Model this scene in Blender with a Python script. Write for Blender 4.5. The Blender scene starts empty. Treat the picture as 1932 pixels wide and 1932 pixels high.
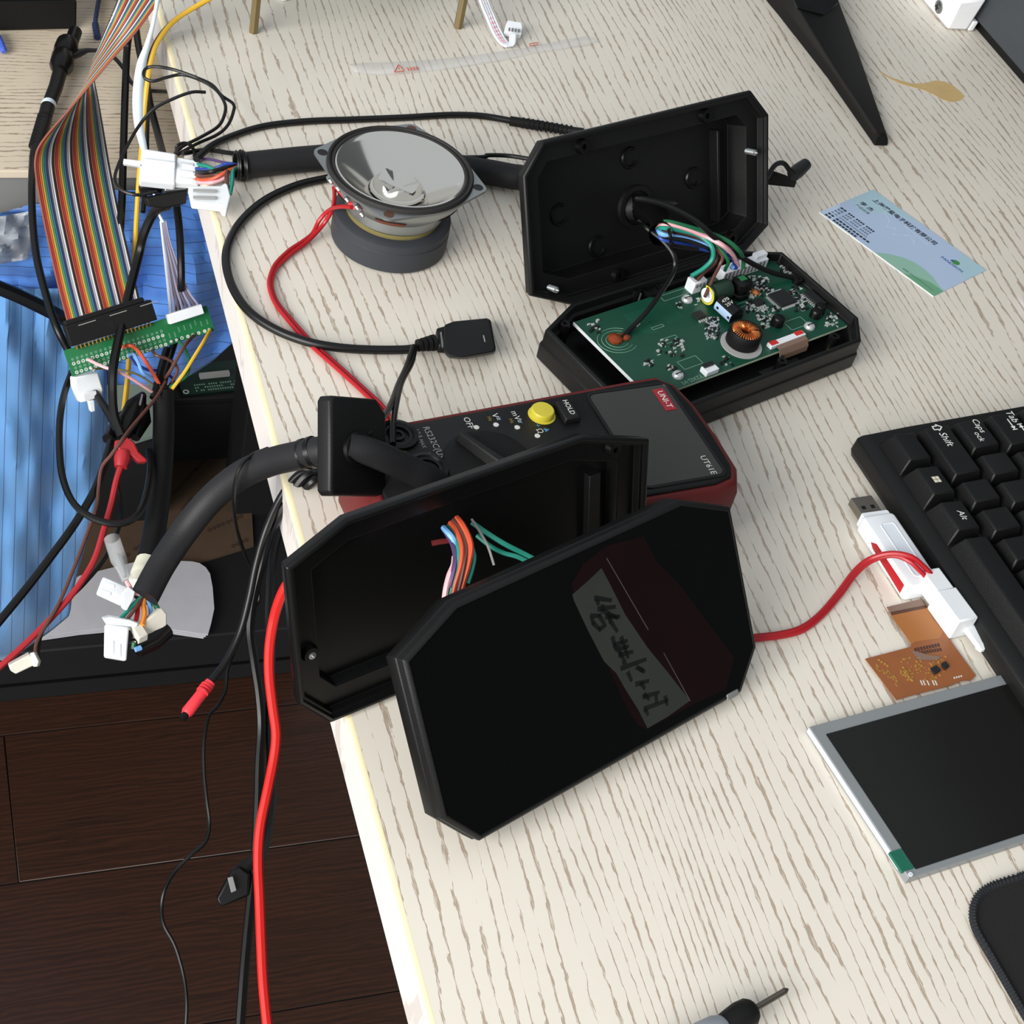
import bpy, bmesh, math, random
import numpy as np
from mathutils import Vector, Matrix
from mathutils import noise as mnoise
random.seed(7)

# ---------------------------------------------------------------- camera (mm, desk top is z = 0)
DESK = 740.0
FPX, CH = 3096.33, 523.635
RX = Vector((.94049824, -.27736149, .19629993))
UPV = Vector((.06693039, .71758895, .69324341))
FW = Vector((.33314168, .63885578, -.69345506))
CAM = Vector((0, 0, CH))
def W(v): return Vector((v[0]*.001, v[1]*.001, (v[2]+DESK)*.001))
sc = bpy.context.scene
col = sc.collection
cd = bpy.data.cameras.new('camera'); cam = bpy.data.objects.new('camera', cd); col.objects.link(cam)
cd.sensor_width = 36.0; cd.lens = 36.0*FPX/1932.0; cd.clip_start = .01; cd.clip_end = 50
m3 = Matrix((RX, UPV, -FW)).transposed()
cam.matrix_world = Matrix.Translation(W(CAM)) @ m3.to_4x4()
sc.camera = cam

# ---------------------------------------------------------------- world, window light, exposure
wd = bpy.data.worlds.new('world'); sc.world = wd; wd.use_nodes = True
wd.node_tree.nodes['Background'].inputs[0].default_value = (.88, .94, 1.0, 1)
wd.node_tree.nodes['Background'].inputs[1].default_value = .56
def area(name, loc, target, sx, sy, power, color):
    l = bpy.data.lights.new(name, 'AREA'); l.shape = 'RECTANGLE'; l.size = sx; l.size_y = sy
    l.energy = power; l.color = color
    o = bpy.data.objects.new(name, l); col.objects.link(o); o.location = loc
    o.rotation_euler = (Vector(target)-Vector(loc)).to_track_quat('-Z', 'Y').to_euler()
area('window_light', (-1.75, -.75, 1.75), (.3, .55, .70), 2.0, 1.5, 122, (1, .98, .945))
sc.view_settings.view_transform = 'Standard'
sc.view_settings.look = 'None'
sc.view_settings.gamma = 1.0
sc.view_settings.use_curve_mapping = False
sc.view_settings.exposure = 0.0

# ---------------------------------------------------------------- helpers
def ray(px, py): return RX*((px-966)/FPX) - UPV*((py-966)/FPX) + FW
def P(px, py, z=0.0):
    d = ray(px, py); return CAM + d*((z-CH)/d.z)
def Q(px, py, Y):
    d = ray(px, py); return CAM + d*(Y/d.y)
def H(px, py, p0, n):
    d = ray(px, py); return CAM + d*((p0-CAM).dot(n)/d.dot(n))
def frame(o, x, z):
    o = Vector(o); z = Vector(z).normalized(); x = Vector(x); x = (x-z*x.dot(z)).normalized(); y = z.cross(x)
    def T(p): return o + x*p[0] + y*p[1] + z*p[2]
    T.o, T.x, T.y, T.z = o, x, y, z
    def loc(px, py, off=0.0):
        d = H(px, py, o+z*off, z)-o; return Vector((d.dot(x), d.dot(y), d.dot(z)))
    T.loc = loc
    return T
WORLD = frame((0,0,0), (1,0,0), (0,0,1))

def cat(pts, n=6, closed=False):
    pts = [Vector(p) for p in pts]
    if len(pts) < 3: return pts
    out = []
    N = len(pts)
    rng = range(N) if closed else range(N-1)
    for i in rng:
        p1, p2 = pts[i], pts[(i+1) % N]
        p0 = pts[i-1] if (i > 0 or closed) else p1*2-p2
        p3 = pts[(i+2) % N] if (i+2 < N or closed) else p2*2-p1
        for k in range(n):
            t = k/n
            out.append(.5*((2*p1)+(p2-p0)*t+(2*p0-5*p1+4*p2-p3)*t*t+(3*p1-p0-3*p2+p3)*t**3))
    if not closed: out.append(pts[-1])
    return out
def pp(lst, n=6):            # smooth path from (px, py, z) triples
    return cat([P(*a) for a in lst], n)

class MB:
    def __init__(s, T=None): s.v = []; s.f = []; s.T = T or WORLD; s.uv = None
    def add(s, pts, faces):
        o = len(s.v); s.v += [s.T(p) for p in pts]; s.f += [tuple(i+o for i in f) for f in faces]; return s
    def box(s, x0, x1, y0, y1, z0, z1, tx=0, ty=0):   # tx, ty: inset of the top face
        return s.add([(x0,y0,z0),(x1,y0,z0),(x1,y1,z0),(x0,y1,z0),(x0+tx,y0+ty,z1),(x1-tx,y0+ty,z1),(x1-tx,y1-ty,z1),(x0+tx,y1-ty,z1)],
                     [(3,2,1,0),(4,5,6,7),(0,1,5,4),(1,2,6,5),(2,3,7,6),(3,0,4,7)])
    def cbox(s, c, sx, sy, h, tx=0, ty=0):
        return s.box(c[0]-sx/2, c[0]+sx/2, c[1]-sy/2, c[1]+sy/2, c[2], c[2]+h, tx, ty)
    def rbox(s, c, sx, sy, h, a):
        ca, sa = math.cos(a), math.sin(a)
        q = [(-sx/2,-sy/2),(sx/2,-sy/2),(sx/2,sy/2),(-sx/2,sy/2)]
        return s.prism([(c[0]+x*ca-y*sa, c[1]+x*sa+y*ca) for x, y in q], c[2], c[2]+h)
    def loft(s, loops, cap0=True, cap1=True, closed=True):
        n = len(loops[0]); pts = [p for l in loops for p in l]; fs = []
        for i in range(len(loops)-1):
            for j in range(n if closed else n-1):
                a, b = i*n+j, i*n+(j+1) % n
                fs.append((a, b, b+n, a+n))
        if cap0: fs.append(tuple(range(n-1, -1, -1)))
        if cap1: fs.append(tuple(range((len(loops)-1)*n, len(loops)*n)))
        return s.add(pts, fs)
    def prism(s, poly, z0, z1, poly1=None):
        poly1 = poly1 or poly
        return s.loft([[(p[0],p[1],z0) for p in poly], [(p[0],p[1],z1) for p in poly1]])
    def slab(s, pts, d):         # 3d polygon extruded by vector d
        d = Vector(d); pts = [Vector(p) for p in pts]
        return s.loft([pts, [p+d for p in pts]])
    def lathe(s, prof, n=32, c=(0,0,0), cap0=True, cap1=True):
        return s.loft([[(c[0]+r*math.cos(2*math.pi*k/n), c[1]+r*math.sin(2*math.pi*k/n), c[2]+z) for k in range(n)] for r, z in prof], cap0, cap1)
    def tube(s, pts, r, n=8, caps=True, flat=1.0, up=None):
        pts = [Vector(p) for p in pts]; L = len(pts)
        rs = r if isinstance(r, (list, tuple)) else [r]*L
        loops = []; prev = None
        for i in range(L):
            t = (pts[min(i+1, L-1)]-pts[max(i-1, 0)])
            t = t.normalized() if t.length > 1e-9 else Vector((0,0,1))
            if prev is None:
                a = Vector(up) if up is not None else (Vector((0,0,1)) if abs(t.z) < .9 else Vector((1,0,0)))
                nrm = (a - t*a.dot(t)).normalized()
            else:
                nrm = prev - t*prev.dot(t)
                nrm = nrm.normalized() if nrm.length > 1e-6 else prev
            prev = nrm; b = t.cross(nrm)
            loops.append([pts[i] + (nrm*math.sin(2*math.pi*k/n)*flat + b*math.cos(2*math.pi*k/n))*rs[i] for k in range(n)])
        return s.loft(loops, caps, caps)
    def ball(s, c, r, n=12, sq=1.0):
        m = n//2; prof = [(r*math.sin(math.pi*i/m), -r*sq*math.cos(math.pi*i/m)) for i in range(m+1)]
        prof[0] = (r*.02, prof[0][1]); prof[-1] = (r*.02, prof[-1][1])
        return s.lathe(prof, n, c)
    def grid(s, pts):
        R_, C_ = len(pts), len(pts[0])
        return s.add([p for r in pts for p in r], [(i*C_+j, i*C_+j+1, (i+1)*C_+j+1, (i+1)*C_+j) for i in range(R_-1) for j in range(C_-1)])
    def quad(s, pts): return s.add(pts, [tuple(range(len(pts)))])
    def build(s, name, mat, parent=None, smooth=False, bevel=0.0, solid=0.0, label=None, bseg=2, sub=0):
        me = bpy.data.meshes.new(name)
        lo = [min(v[i] for v in s.v) for i in range(3)]; hi = [max(v[i] for v in s.v) for i in range(3)]
        c = Vector([(a+b)/2 for a, b in zip(lo, hi)]); c.z = lo[2]
        me.from_pydata([(Vector(v)-c)*.001 for v in s.v], [], s.f)
        bm = bmesh.new(); bm.from_mesh(me); bmesh.ops.recalc_face_normals(bm, faces=bm.faces); bm.to_mesh(me); bm.free()
        if smooth:
            for p in me.polygons: p.use_smooth = True
            me.set_sharp_from_angle(angle=math.radians(42))
        if s.uv:
            ul_ = me.uv_layers.new(name='weave')
            for lpp in me.loops: ul_.data[lpp.index].uv = s.uv[lpp.vertex_index]
        me.materials.append(MATS[mat] if isinstance(mat, str) else mat)
        o = bpy.data.objects.new(name, me); col.objects.link(o)
        wl = W(c); o.location = wl - (WL[parent.name] if parent else Vector((0,0,0)))
        o.parent = parent; WL[o.name] = wl
        if solid:
            md = o.modifiers.new('thickness', 'SOLIDIFY'); md.thickness = solid*.001; md.offset = 0
        if sub:
            md = o.modifiers.new('subdivision', 'SUBSURF'); md.levels = sub; md.render_levels = sub
        if bevel:
            md = o.modifiers.new('bevel', 'BEVEL'); md.width = bevel*.001; md.segments = bseg; md.limit_method = 'ANGLE'; md.angle_limit = math.radians(35)
            for p in me.polygons: p.use_smooth = True
            me.set_sharp_from_angle(angle=math.radians(60))
        if label: o['label'] = label
        return o
WL = {}
def tag(o, label, category, group=None):
    o['label'] = label; o['category'] = category
    if group: o['group'] = group
    return o
def thing(name, label, category, at, group=None):
    o = bpy.data.objects.new(name, None); o.empty_display_size = .01; col.objects.link(o)
    o.location = W(at); WL[o.name] = W(at)
    return tag(o, label, category, group)
def structure(o): o['kind'] = 'structure'; return o
def stuff(o): o['kind'] = 'stuff'; return o
def cable(name, path, r, mat, label=None, category='cable', parent=None, n=8, group=None, flat=1.0):
    o = MB().tube(path, r, n, flat=flat).build(name, mat, parent, smooth=True)
    if label: tag(o, label, category, group)
    return o
def inset(poly, d):
    N = len(poly); out = []
    A = sum(poly[i][0]*poly[(i+1) % N][1]-poly[(i+1) % N][0]*poly[i][1] for i in range(N))
    sg = 1 if A > 0 else -1
    L = []
    for i in range(N):
        a, b = Vector(poly[i][:2]), Vector(poly[(i+1) % N][:2]); t = (b-a).normalized(); nrm = Vector((-t.y, t.x))*sg
        L.append((a+nrm*d, t))
    for i in range(N):
        (a, t), (b, u) = L[i-1], L[i]
        k = ((b.x-a.x)*u.y-(b.y-a.y)*u.x)/(t.x*u.y-t.y*u.x)
        out.append((a.x+t.x*k, a.y+t.y*k))
    return out
def rounded(x0, x1, y0, y1, r, n=5):
    out = []
    for cx, cy, a0 in ((x1-r,y1-r,0),(x0+r,y1-r,90),(x0+r,y0+r,180),(x1-r,y0+r,270)):
        for k in range(n+1):
            a = math.radians(a0+90*k/n); out.append((cx+r*math.cos(a), cy+r*math.sin(a)))
    return out
def text(body, T, x, y, z, size, mat, parent, rot=0.0, name='lettering', sx=1.0, shear=0.0, align='CENTER', bold=0.0):
    cu = bpy.data.curves.new('lettering', 'FONT'); cu.body = body; cu.size = size; cu.align_x = align; cu.align_y = 'CENTER'
    cu.shear = shear; cu.offset = bold; cu.resolution_u = 2
    ob = bpy.data.objects.new('lettering_tmp', cu); col.objects.link(ob)
    dg = bpy.context.evaluated_depsgraph_get()
    me = bpy.data.meshes.new_from_object(ob.evaluated_get(dg))
    vs = [v.co.copy() for v in me.vertices]; fs = [tuple(p.vertices) for p in me.polygons]
    bpy.data.objects.remove(ob); bpy.data.curves.remove(cu); bpy.data.meshes.remove(me)
    if not vs: return None
    ca, sa = math.cos(rot), math.sin(rot)
    mb = MB(T); mb.add([(x+(v.x*ca*sx-v.y*sa), y+(v.x*sa*sx+v.y*ca), z) for v in vs], fs)
    o = mb.build(name, mat, parent)
    return o

# ---------------------------------------------------------------- materials
MATS = {}
def lin(c): return tuple(((x/255)/12.92 if x/255 <= .04045 else ((x/255+.055)/1.055)**2.4) for x in c)
class NT:
    def __init__(s, m): s.t = m.node_tree; s.n = s.t.nodes; s.l = s.t.links
    def new(s, typ, **kw):
        nd = s.n.new(typ)
        for k, v in kw.items():
            if k.startswith('i_'): nd.inputs[int(k[2:])].default_value = v
            else: setattr(nd, k, v)
        return nd
    def link(s, a, b): s.l.new(a, b)
    def math(s, op, a, b=None, c=None):
        nd = s.n.new('ShaderNodeMath'); nd.operation = op
        for i, v in enumerate((a, b, c)):
            if v is None: continue
            if isinstance(v, (int, float)): nd.inputs[i].default_value = v
            else: s.l.new(v, nd.inputs[i])
        return nd.outputs[0]
    def step(s, v, a, b):
        nd = s.n.new('ShaderNodeMapRange'); nd.interpolation_type = 'SMOOTHSTEP'
        s.l.new(v, nd.inputs[0]); nd.inputs[1].default_value = a; nd.inputs[2].default_value = b
        return nd.outputs[0]
    def noise(s, vec, scale, detail=2.0, rough=.5):
        nd = s.n.new('ShaderNodeTexNoise'); nd.inputs['Scale'].default_value = scale; nd.inputs['Detail'].default_value = detail; nd.inputs['Roughness'].default_value = rough
        s.l.new(vec, nd.inputs['Vector']); return nd.outputs[0]
    def scale(s, vec, sc_, off=(0,0,0)):
        nd = s.n.new('ShaderNodeMapping'); nd.inputs['Scale'].default_value = sc_; nd.inputs['Location'].default_value = off
        s.l.new(vec, nd.inputs['Vector']); return nd.outputs[0]
    def mix(s, f, a, b):
        nd = s.n.new('ShaderNodeMix'); nd.data_type = 'RGBA'
        for sock, v in ((nd.inputs[0], f), (nd.inputs[6], a), (nd.inputs[7], b)):
            if isinstance(v, (int, float)): sock.default_value = v
            elif isinstance(v, tuple): sock.default_value = (*v[:3], 1)
            else: s.l.new(v, sock)
        return nd.outputs[2]
def M(key, rgb, rough=.5, metal=0.0, spec=.5, var=.08, vscale=60, bump=0.0, bscale=900, trans=0.0, alpha=1.0, ior=1.45, coat=0.0, sss=0.0):
    m = bpy.data.materials.new(key); m.use_nodes = True; MATS[key] = m
    nt = NT(m); b = nt.n['Principled BSDF']; c = lin(rgb)
    geo = nt.new('ShaderNodeNewGeometry').outputs['Position']
    if var:
        f = nt.noise(geo, vscale, 3)
        nt.link(nt.mix(f, tuple(x*(1-var) for x in c), tuple(min(1, x*(1+var)) for x in c)), b.inputs['Base Color'])
    else: b.inputs['Base Color'].default_value = (*c, 1)
    b.inputs['Roughness'].default_value = rough; b.inputs['Metallic'].default_value = metal
    b.inputs['Specular IOR Level'].default_value = spec; b.inputs['IOR'].default_value = ior
    b.inputs['Transmission Weight'].default_value = trans; b.inputs['Alpha'].default_value = alpha
    b.inputs['Coat Weight'].default_value = coat; b.inputs['Coat Roughness'].default_value = .1
    if sss:
        b.inputs['Subsurface Weight'].default_value = sss; b.inputs['Subsurface Radius'].default_value = (.004,.004,.004)
    if bump:
        bp = nt.new('ShaderNodeBump'); bp.inputs['Strength'].default_value = bump; bp.inputs['Distance'].default_value = .0004
        nt.link(nt.noise(geo, bscale, 2), bp.inputs['Height']); nt.link(bp.outputs[0], b.inputs['Normal'])
    return m
def wood_ash(key, base, dark, along='y', tint=None, period=.0056, amount=.9, rough=.42):
    m = bpy.data.materials.new(key); m.use_nodes = True; MATS[key] = m
    nt = NT(m); b = nt.n['Principled BSDF']
    geo = nt.new('ShaderNodeNewGeometry').outputs['Position']
    if along == 'x':
        mp = nt.new('ShaderNodeMapping'); mp.inputs['Rotation'].default_value = (0, 0, math.pi/2); nt.link(geo, mp.inputs['Vector']); geo = mp.outputs[0]
    sep = nt.new('ShaderNodeSeparateXYZ'); nt.link(geo, sep.inputs[0])
    w1 = nt.noise(nt.scale(geo, (6, 1.3, 1)), 1, 2)
    w2 = nt.noise(nt.scale(geo, (55, 9, 1)), 1, 2)
    w3 = nt.noise(nt.scale(geo, (800, 170, 1)), 1, 3)
    xx = nt.math('ADD', sep.outputs[0], nt.math('MULTIPLY', nt.math('SUBTRACT', w1, .5), .085))
    xx = nt.math('ADD', xx, nt.math('MULTIPLY', nt.math('SUBTRACT', w2, .5), .0075))
    xx = nt.math('ADD', xx, nt.math('MULTIPLY', nt.math('SUBTRACT', w3, .5), .0024))
    ph = nt.math('FRACT', nt.math('DIVIDE', xx, period))
    tri = nt.math('ABSOLUTE', nt.math('SUBTRACT', ph, .5))            # 0 at the line centre
    wd_ = nt.noise(nt.scale(geo, (190, 42, 1), (3, 7, 0)), 1, 4)
    band = nt.noise(nt.scale(geo, (14, 2.2, 1), (9, 2, 0)), 1, 2)
    width = nt.math('MULTIPLY', nt.math('SUBTRACT', wd_, .33), nt.math('MULTIPLY_ADD', band, .62, .16))
    line = nt.step(nt.math('SUBTRACT', width, tri), -.012, .03)
    fib = nt.noise(nt.scale(geo, (2100, 150, 1)), 1, 2)
    g = nt.math('MULTIPLY', line, nt.math('MULTIPLY_ADD', nt.step(fib, .36, .52), .6, .4))
    tone = nt.noise(nt.scale(geo, (30, 4, 1), (1, 5, 0)), 1, 3)
    bc = nt.mix(tone, tuple(x*.95 for x in lin(base)), tuple(min(1, x*1.04) for x in lin(base)))
    nt.link(nt.mix(nt.math('MULTIPLY', g, amount), bc, lin(dark)), b.inputs['Base Color'])
    b.inputs['Roughness'].default_value = rough
    bp = nt.new('ShaderNodeBump'); bp.inputs['Strength'].default_value = .25; bp.inputs['Distance'].default_value = .0003; bp.invert = True
    nt.link(g, bp.inputs['Height']); nt.link(bp.outputs[0], b.inputs['Normal'])
    return m
def wood_dark(key, c0, c1, c2):
    m = bpy.data.materials.new(key); m.use_nodes = True; MATS[key] = m
    nt = NT(m); b = nt.n['Principled BSDF']
    geo = nt.new('ShaderNodeNewGeometry').outputs['Position']
    oi = nt.new('ShaderNodeObjectInfo').outputs['Random']
    cmb = nt.new('ShaderNodeCombineXYZ'); nt.link(nt.math('MULTIPLY', oi, 7.0), cmb.inputs[0]); nt.link(nt.math('MULTIPLY', oi, 3.0), cmb.inputs[2])
    va = nt.new('ShaderNodeVectorMath'); va.operation = 'ADD'; nt.link(geo, va.inputs[0]); nt.link(cmb.outputs[0], va.inputs[1]); v = va.outputs[0]
    wv = nt.new('ShaderNodeTexWave'); wv.bands_direction = 'Y'; wv.inputs['Scale'].default_value = 7; wv.inputs['Distortion'].default_value = 9
    wv.inputs['Detail'].default_value = 3; wv.inputs['Detail Scale'].default_value = 1.2
    nt.link(nt.scale(v, (2.2, 9, 1)), wv.inputs['Vector'])
    fine = nt.noise(nt.scale(v, (12, 420, 1)), 1, 4, .6)
    big = nt.noise(nt.scale(v, (5, 14, 1)), 1, 3)
    c = nt.mix(wv.outputs['Fac'], lin(c0), lin(c1))
    c = nt.mix(nt.math('MULTIPLY', nt.step(fine, .42, .75), .7), c, lin(c2))
    c = nt.mix(nt.math('MULTIPLY', nt.step(big, .4, .75), .45), c, lin(c0))
    nt.link(c, b.inputs['Base Color']); b.inputs['Roughness'].default_value = .45
    bp = nt.new('ShaderNodeBump'); bp.inputs['Strength'].default_value = .2; bp.inputs['Distance'].default_value = .0004
    nt.link(fine, bp.inputs['Height']); nt.link(bp.outputs[0], b.inputs['Normal'])
def cloth(key, base, stripe, axis, period):
    m = bpy.data.materials.new(key); m.use_nodes = True; MATS[key] = m
    nt = NT(m); b = nt.n['Principled BSDF']
    geo = nt.new('ShaderNodeNewGeometry').outputs['Position']
    uvn = nt.new('ShaderNodeUVMap'); uvn.uv_map = 'weave'
    sep = nt.new('ShaderNodeSeparateXYZ'); nt.link(uvn.outputs[0], sep.inputs[0])
    t = nt.math('ADD', nt.math('MULTIPLY', sep.outputs[0], axis[0]), nt.math('MULTIPLY', sep.outputs[1], axis[1]))
    ph = nt.math('ABSOLUTE', nt.math('SUBTRACT', nt.math('FRACT', nt.math('DIVIDE', t, period)), .5))
    line = nt.step(ph, .05, .02) if False else nt.math('LESS_THAN', ph, .04)
    weave = nt.noise(geo, 1400, 2)
    c = nt.mix(nt.noise(geo, 14, 3), tuple(x*.9 for x in lin(base)), tuple(min(1, x*1.1) for x in lin(base)))
    c = nt.mix(nt.math('MULTIPLY', line, .72), c, lin(stripe))
    nt.link(c, b.inputs['Base Color']); b.inputs['Roughness'].default_value = .8
    b.inputs['Sheen Weight'].default_value = .2
    bp = nt.new('ShaderNodeBump'); bp.inputs['Strength'].default_value = .3; bp.inputs['Distance'].default_value = .0004
    nt.link(weave, bp.inputs['Height']); nt.link(bp.outputs[0], b.inputs['Normal'])

wood_ash('desk_wood', (227,220,207), (168,149,130))
wood_ash('side_wood', (212,198,176), (140,122,104), along='x', period=.0046, amount=.9)  # same wood as the desk, base darkened for the shade there
wood_ash('edge_wood', (224,218,212), (182,172,166), period=.004, amount=.5)
wood_dark('floor_wood', (44,24,14), (58,32,19), (24,12,7))
M('edge_yellow', (236,224,184), .5)
M('stain', (208,178,122), .35, var=.12)
M('black', (14,14,14), .46, spec=.4, bump=.25, bscale=2200)
M('black_smooth', (11,11,11), .32, spec=.35)
M('black_matte', (16,16,16), .62, spec=.3, bump=.2, bscale=1600)
M('black_cable', (12,12,12), .36, spec=.45)
M('hose', (30,30,32), .55, spec=.35, bump=.2, bscale=1200)
M('glass_black', (4,4,4), .08, spec=.25, var=0)
M('dark_red', (20,6,7), .1, spec=.25, var=.45, vscale=38)
M('strip_grey', (48,50,47), .25, spec=.3, var=.12, vscale=80)
M('ink', (8,8,8), .4)
M('dark_grey', (32,33,34), .5)
M('charcoal', (22,22,24), .6, bump=.3, bscale=700)
M('partition_grey', (62,66,70), .75, bump=.3, bscale=900)
M('mid_grey', (120,120,120), .5)
M('light_grey', (170,170,168), .45)
M('white_plastic', (232,236,240), .35, spec=.4)
M('nylon', (234,238,241), .34, spec=.4, trans=.08)
M('nylon_old', (216,212,198), .36, spec=.4, trans=.06)
M('white_wire', (226,232,240), .45)
M('paper', (200,200,206), .75, bump=.15, bscale=200)
M('cardboard', (84,66,50), .8, var=.15)
M('cardboard_ink', (64,49,38), .8)
M('steel', (150,152,152), .3, metal=1, var=.04)
M('zinc', (160,164,164), .4, metal=.9, var=.05, vscale=200)
M('cone_silver', (238,234,226), .13, metal=1, var=.02)
M('brass', (128,112,78), .4, metal=.5)
M('gold', (206,166,84), .3, metal=.9)
M('copper', (226,140,80), .28, metal=.9)
M('magnet', (52,55,60), .55, spec=.4, var=.1)
M('rubber', (34,32,31), .7, bump=.3, bscale=1500)
M('yellow_felt', (118,108,62), .8)
M('amber', (128,54,24), .3, spec=.5)
M('red_fibre', (190,52,56), .5)
M('red_wire', (168,24,32), .38)
M('red_cable', (192,32,28), .5, spec=.25)
M('red_body', (98,28,28), .55, spec=.4, bump=.3, bscale=1800)
M('red_clip', (158,34,40), .42)
M('red_cap', (226,56,66), .45)
M('red_paint', (206,48,40), .45)
M('yellow_wire', (216,172,50), .42)
M('yellow_button', (206,192,60), .42)
M('meter_face', (18,18,18), .5, spec=.4, bump=.25, bscale=2500)
M('meter_glass', (46,47,43), .12, spec=.5)
M('print_white', (214,214,208), .5)
M('print_grey', (150,150,146), .5)
M('print_blue', (70,130,170), .5)
M('print_yellow', (150,128,52), .5)
M('print_red', (150,38,46), .5)
M('pcb', (18,70,52), .34, spec=.5, var=.12, vscale=30)
M('pcb_bright', (34,112,66), .34, spec=.5, var=.1, vscale=40)
M('pcb_dark', (14,44,36), .4, var=.1)
M('pcb_trace', (34,92,70), .34, spec=.5)
M('pcb_edge', (190,206,180), .5)
M('chip', (24,24,25), .5)
M('solder', (206,208,208), .3, metal=.45, var=.05)
M('silk', (206,216,206), .6)
M('silk_dim', (120,160,138), .6)
M('cap_green', (26,48,36), .3)
M('cap_blue', (160,184,214), .4)
M('orange_wire', (200,82,52), .42)
M('pink_wire', (226,170,176), .42)
M('brown_wire', (92,58,50), .45)
M('teal_wire', (36,138,120), .42)
M('green_wire', (26,96,62), .42)
M('blue_wire', (40,68,150), .42)
M('sky_wire', (120,172,230), .42)
M('purple_wire', (76,58,96), .45)
M('orange2_wire', (232,136,46), .42)
M('flat_white', (214,226,236), .5)
M('flat_lilac', (176,172,196), .5)
M('flat_dark', (120,112,130), .5)
M('blue_dark', (34,48,84), .5)
M('blue_clip', (70,96,190), .5)
M('card_blue', (176,196,222), .45, var=.03)
M('card_teal', (170,200,212), .45, var=.03)
M('card_green', (146,188,170), .45, var=.06)
M('card_green2', (112,166,132), .45, var=.06)
M('card_edge', (236,240,240), .5)
M('card_ink', (44,48,66), .5)
M('card_soft', (110,124,148), .5)
M('card_web', (84,130,110), .5)
M('line_grey', (66,64,62), .4)
M('card_blue_ink', (52,86,150), .5)
M('card_leaf', (70,140,70), .5)
M('card_print', (196,214,238), .5)
M('flex', (146,88,50), .35, spec=.5, var=.12, vscale=90)
M('flex_light', (164,104,52), .35, spec=.5, var=.1)
M('flex_dark', (84,54,38), .35)
M('flex_tab', (128,104,90), .5)
M('flex_gold', (200,160,76), .35, metal=.5)
M('flex_ink', (70,40,34), .5)
M('lcd_frame', (146,150,152), .4, metal=.35, var=.06, vscale=60)
M('lcd_glass', (22,22,20), .2, spec=.35, var=.12, vscale=20)
M('lcd_edge', (204,210,216), .3)
M('green_tab', (22,96,76), .6, bump=.3, bscale=900)
M('usb_metal', (150,144,134), .3, metal=.9)
M('clear', (240,242,242), .12, trans=.0, alpha=.22, spec=.6)
M('clear_film', (236,238,240), .18, alpha=.20, spec=.7)
M('film_print', (196,110,90), .5)
M('bag', (170,174,176), .2, alpha=.55, spec=.6, var=.3, vscale=40)
M('sage', (150,166,156), .6)
M('key', (15,15,15), .42, spec=.4, bump=.35, bscale=2600)
M('key_case', (16,16,16), .5, spec=.4, bump=.2, bscale=2200)
M('legend', (222,222,218), .5)
M('legend_gold', (214,208,186), .5)
M('fabric_black', (24,22,23), .9, bump=.5, bscale=1800)
M('stitch', (28,30,34), .85, bump=.4, bscale=3000)
M('handle_grey', (150,156,164), .5)
M('shaft', (120,112,104), .28, metal=.9)
M('white_paint', (236,238,242), .4)
M('grey_case', (126,126,124), .5)
M('tape_cream', (206,204,186), .8)
cloth('cloth_v', (88,138,190), (40,62,100), (1, .03), 1.0)
cloth('cloth_h', (70,120,192), (36,56,100), (.04, 1), 1.0)
RB = ['brown_wire','red_wire','orange2_wire','yellow_wire','green_wire','blue_wire','purple_wire','light_grey','white_wire','black_cable']
M('rib_brown', (142,82,66), .5); M('rib_red', (160,50,44), .5); M('rib_orange', (190,98,52), .5); M('rib_yellow', (190,158,74), .5)
M('rib_green', (70,136,84), .5); M('rib_blue', (58,104,132), .5); M('rib_navy', (48,50,96), .5); M('rib_grey', (158,156,158), .5); M('rib_white', (214,212,212), .5); M('rib_black', (34,28,28), .5)
RB = ['rib_brown','rib_red','rib_orange','rib_yellow','rib_green','rib_blue','rib_navy','rib_grey','rib_white','rib_black']
# ================================================================ setting
fl = structure(MB().box(-1500, 1800, -400, 2200, -760, -741.5).build('floor', 'black_matte'))
row = 0
for k in range(-5, 7):
    y0 = 779.0 + 155.0*k; y1 = y0 + 154.1
    joints = {0: [-1150, 49, 1250], 1: [-700, 500, 1700]}.get(k, None)
    if joints is None:
        o_ = random.uniform(-1000, -300); joints = [o_, o_+1200, o_+2400]
        if k in (-1, -2): joints = [-420, 780, 1980]
    for a, b in zip(joints[:-1], joints[1:]):
        MB().box(a+.4, b-.4, y0+.4, y1, -741.5, -740).build('plank', 'floor_wood', fl, bevel=.5, bseg=1)

# desk
desk = thing('desk', 'pale ash-grain desk carrying the opened displays and tools', 'desk', (452, 600, -740))
MB().box(153, 752, -320, 1500, -25, 0).build('tabletop', 'desk_wood', desk)
MB().loft([[(153,-320,-25),(153,1500,-25)], [(150.4,-320,-25),(150.4,1500,-25)], [(150.0,-320,-1.5),(150.0,1500,-1.5)]], False, False, closed=False).build('edge_band', 'edge_wood', desk)
MB().loft([[(150.0,-320,-1.5),(150.0,1500,-1.5)], [(150.4,-320,-.6),(150.4,1500,-.6)], [(151.3,-320,.02),(151.3,1500,.02)], [(153.0,-320,.02),(153.0,1500,.02)]], False, False, closed=False).build('edge_strip', 'edge_yellow', desk, smooth=True)
for x, y in ((285, 1120), (640, 1120), (285, -220), (640, -220)):
    MB().box(x, x+60, y, y+60, -740, -25).build('leg', 'charcoal', desk, bevel=2)
MB().box(300, 330, -160, 1120, -75, -25).build('rail', 'charcoal', desk)
st = [(1660,134),(1680,146),(1700,152),(1722,158),(1745,157),(1765,152),(1782,154),(1797,161),(1812,173),(1820,182),(1812,190),(1795,193),(1778,188),(1760,178),(1742,170),(1720,164),(1698,158),(1678,148),(1662,138)]
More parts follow.
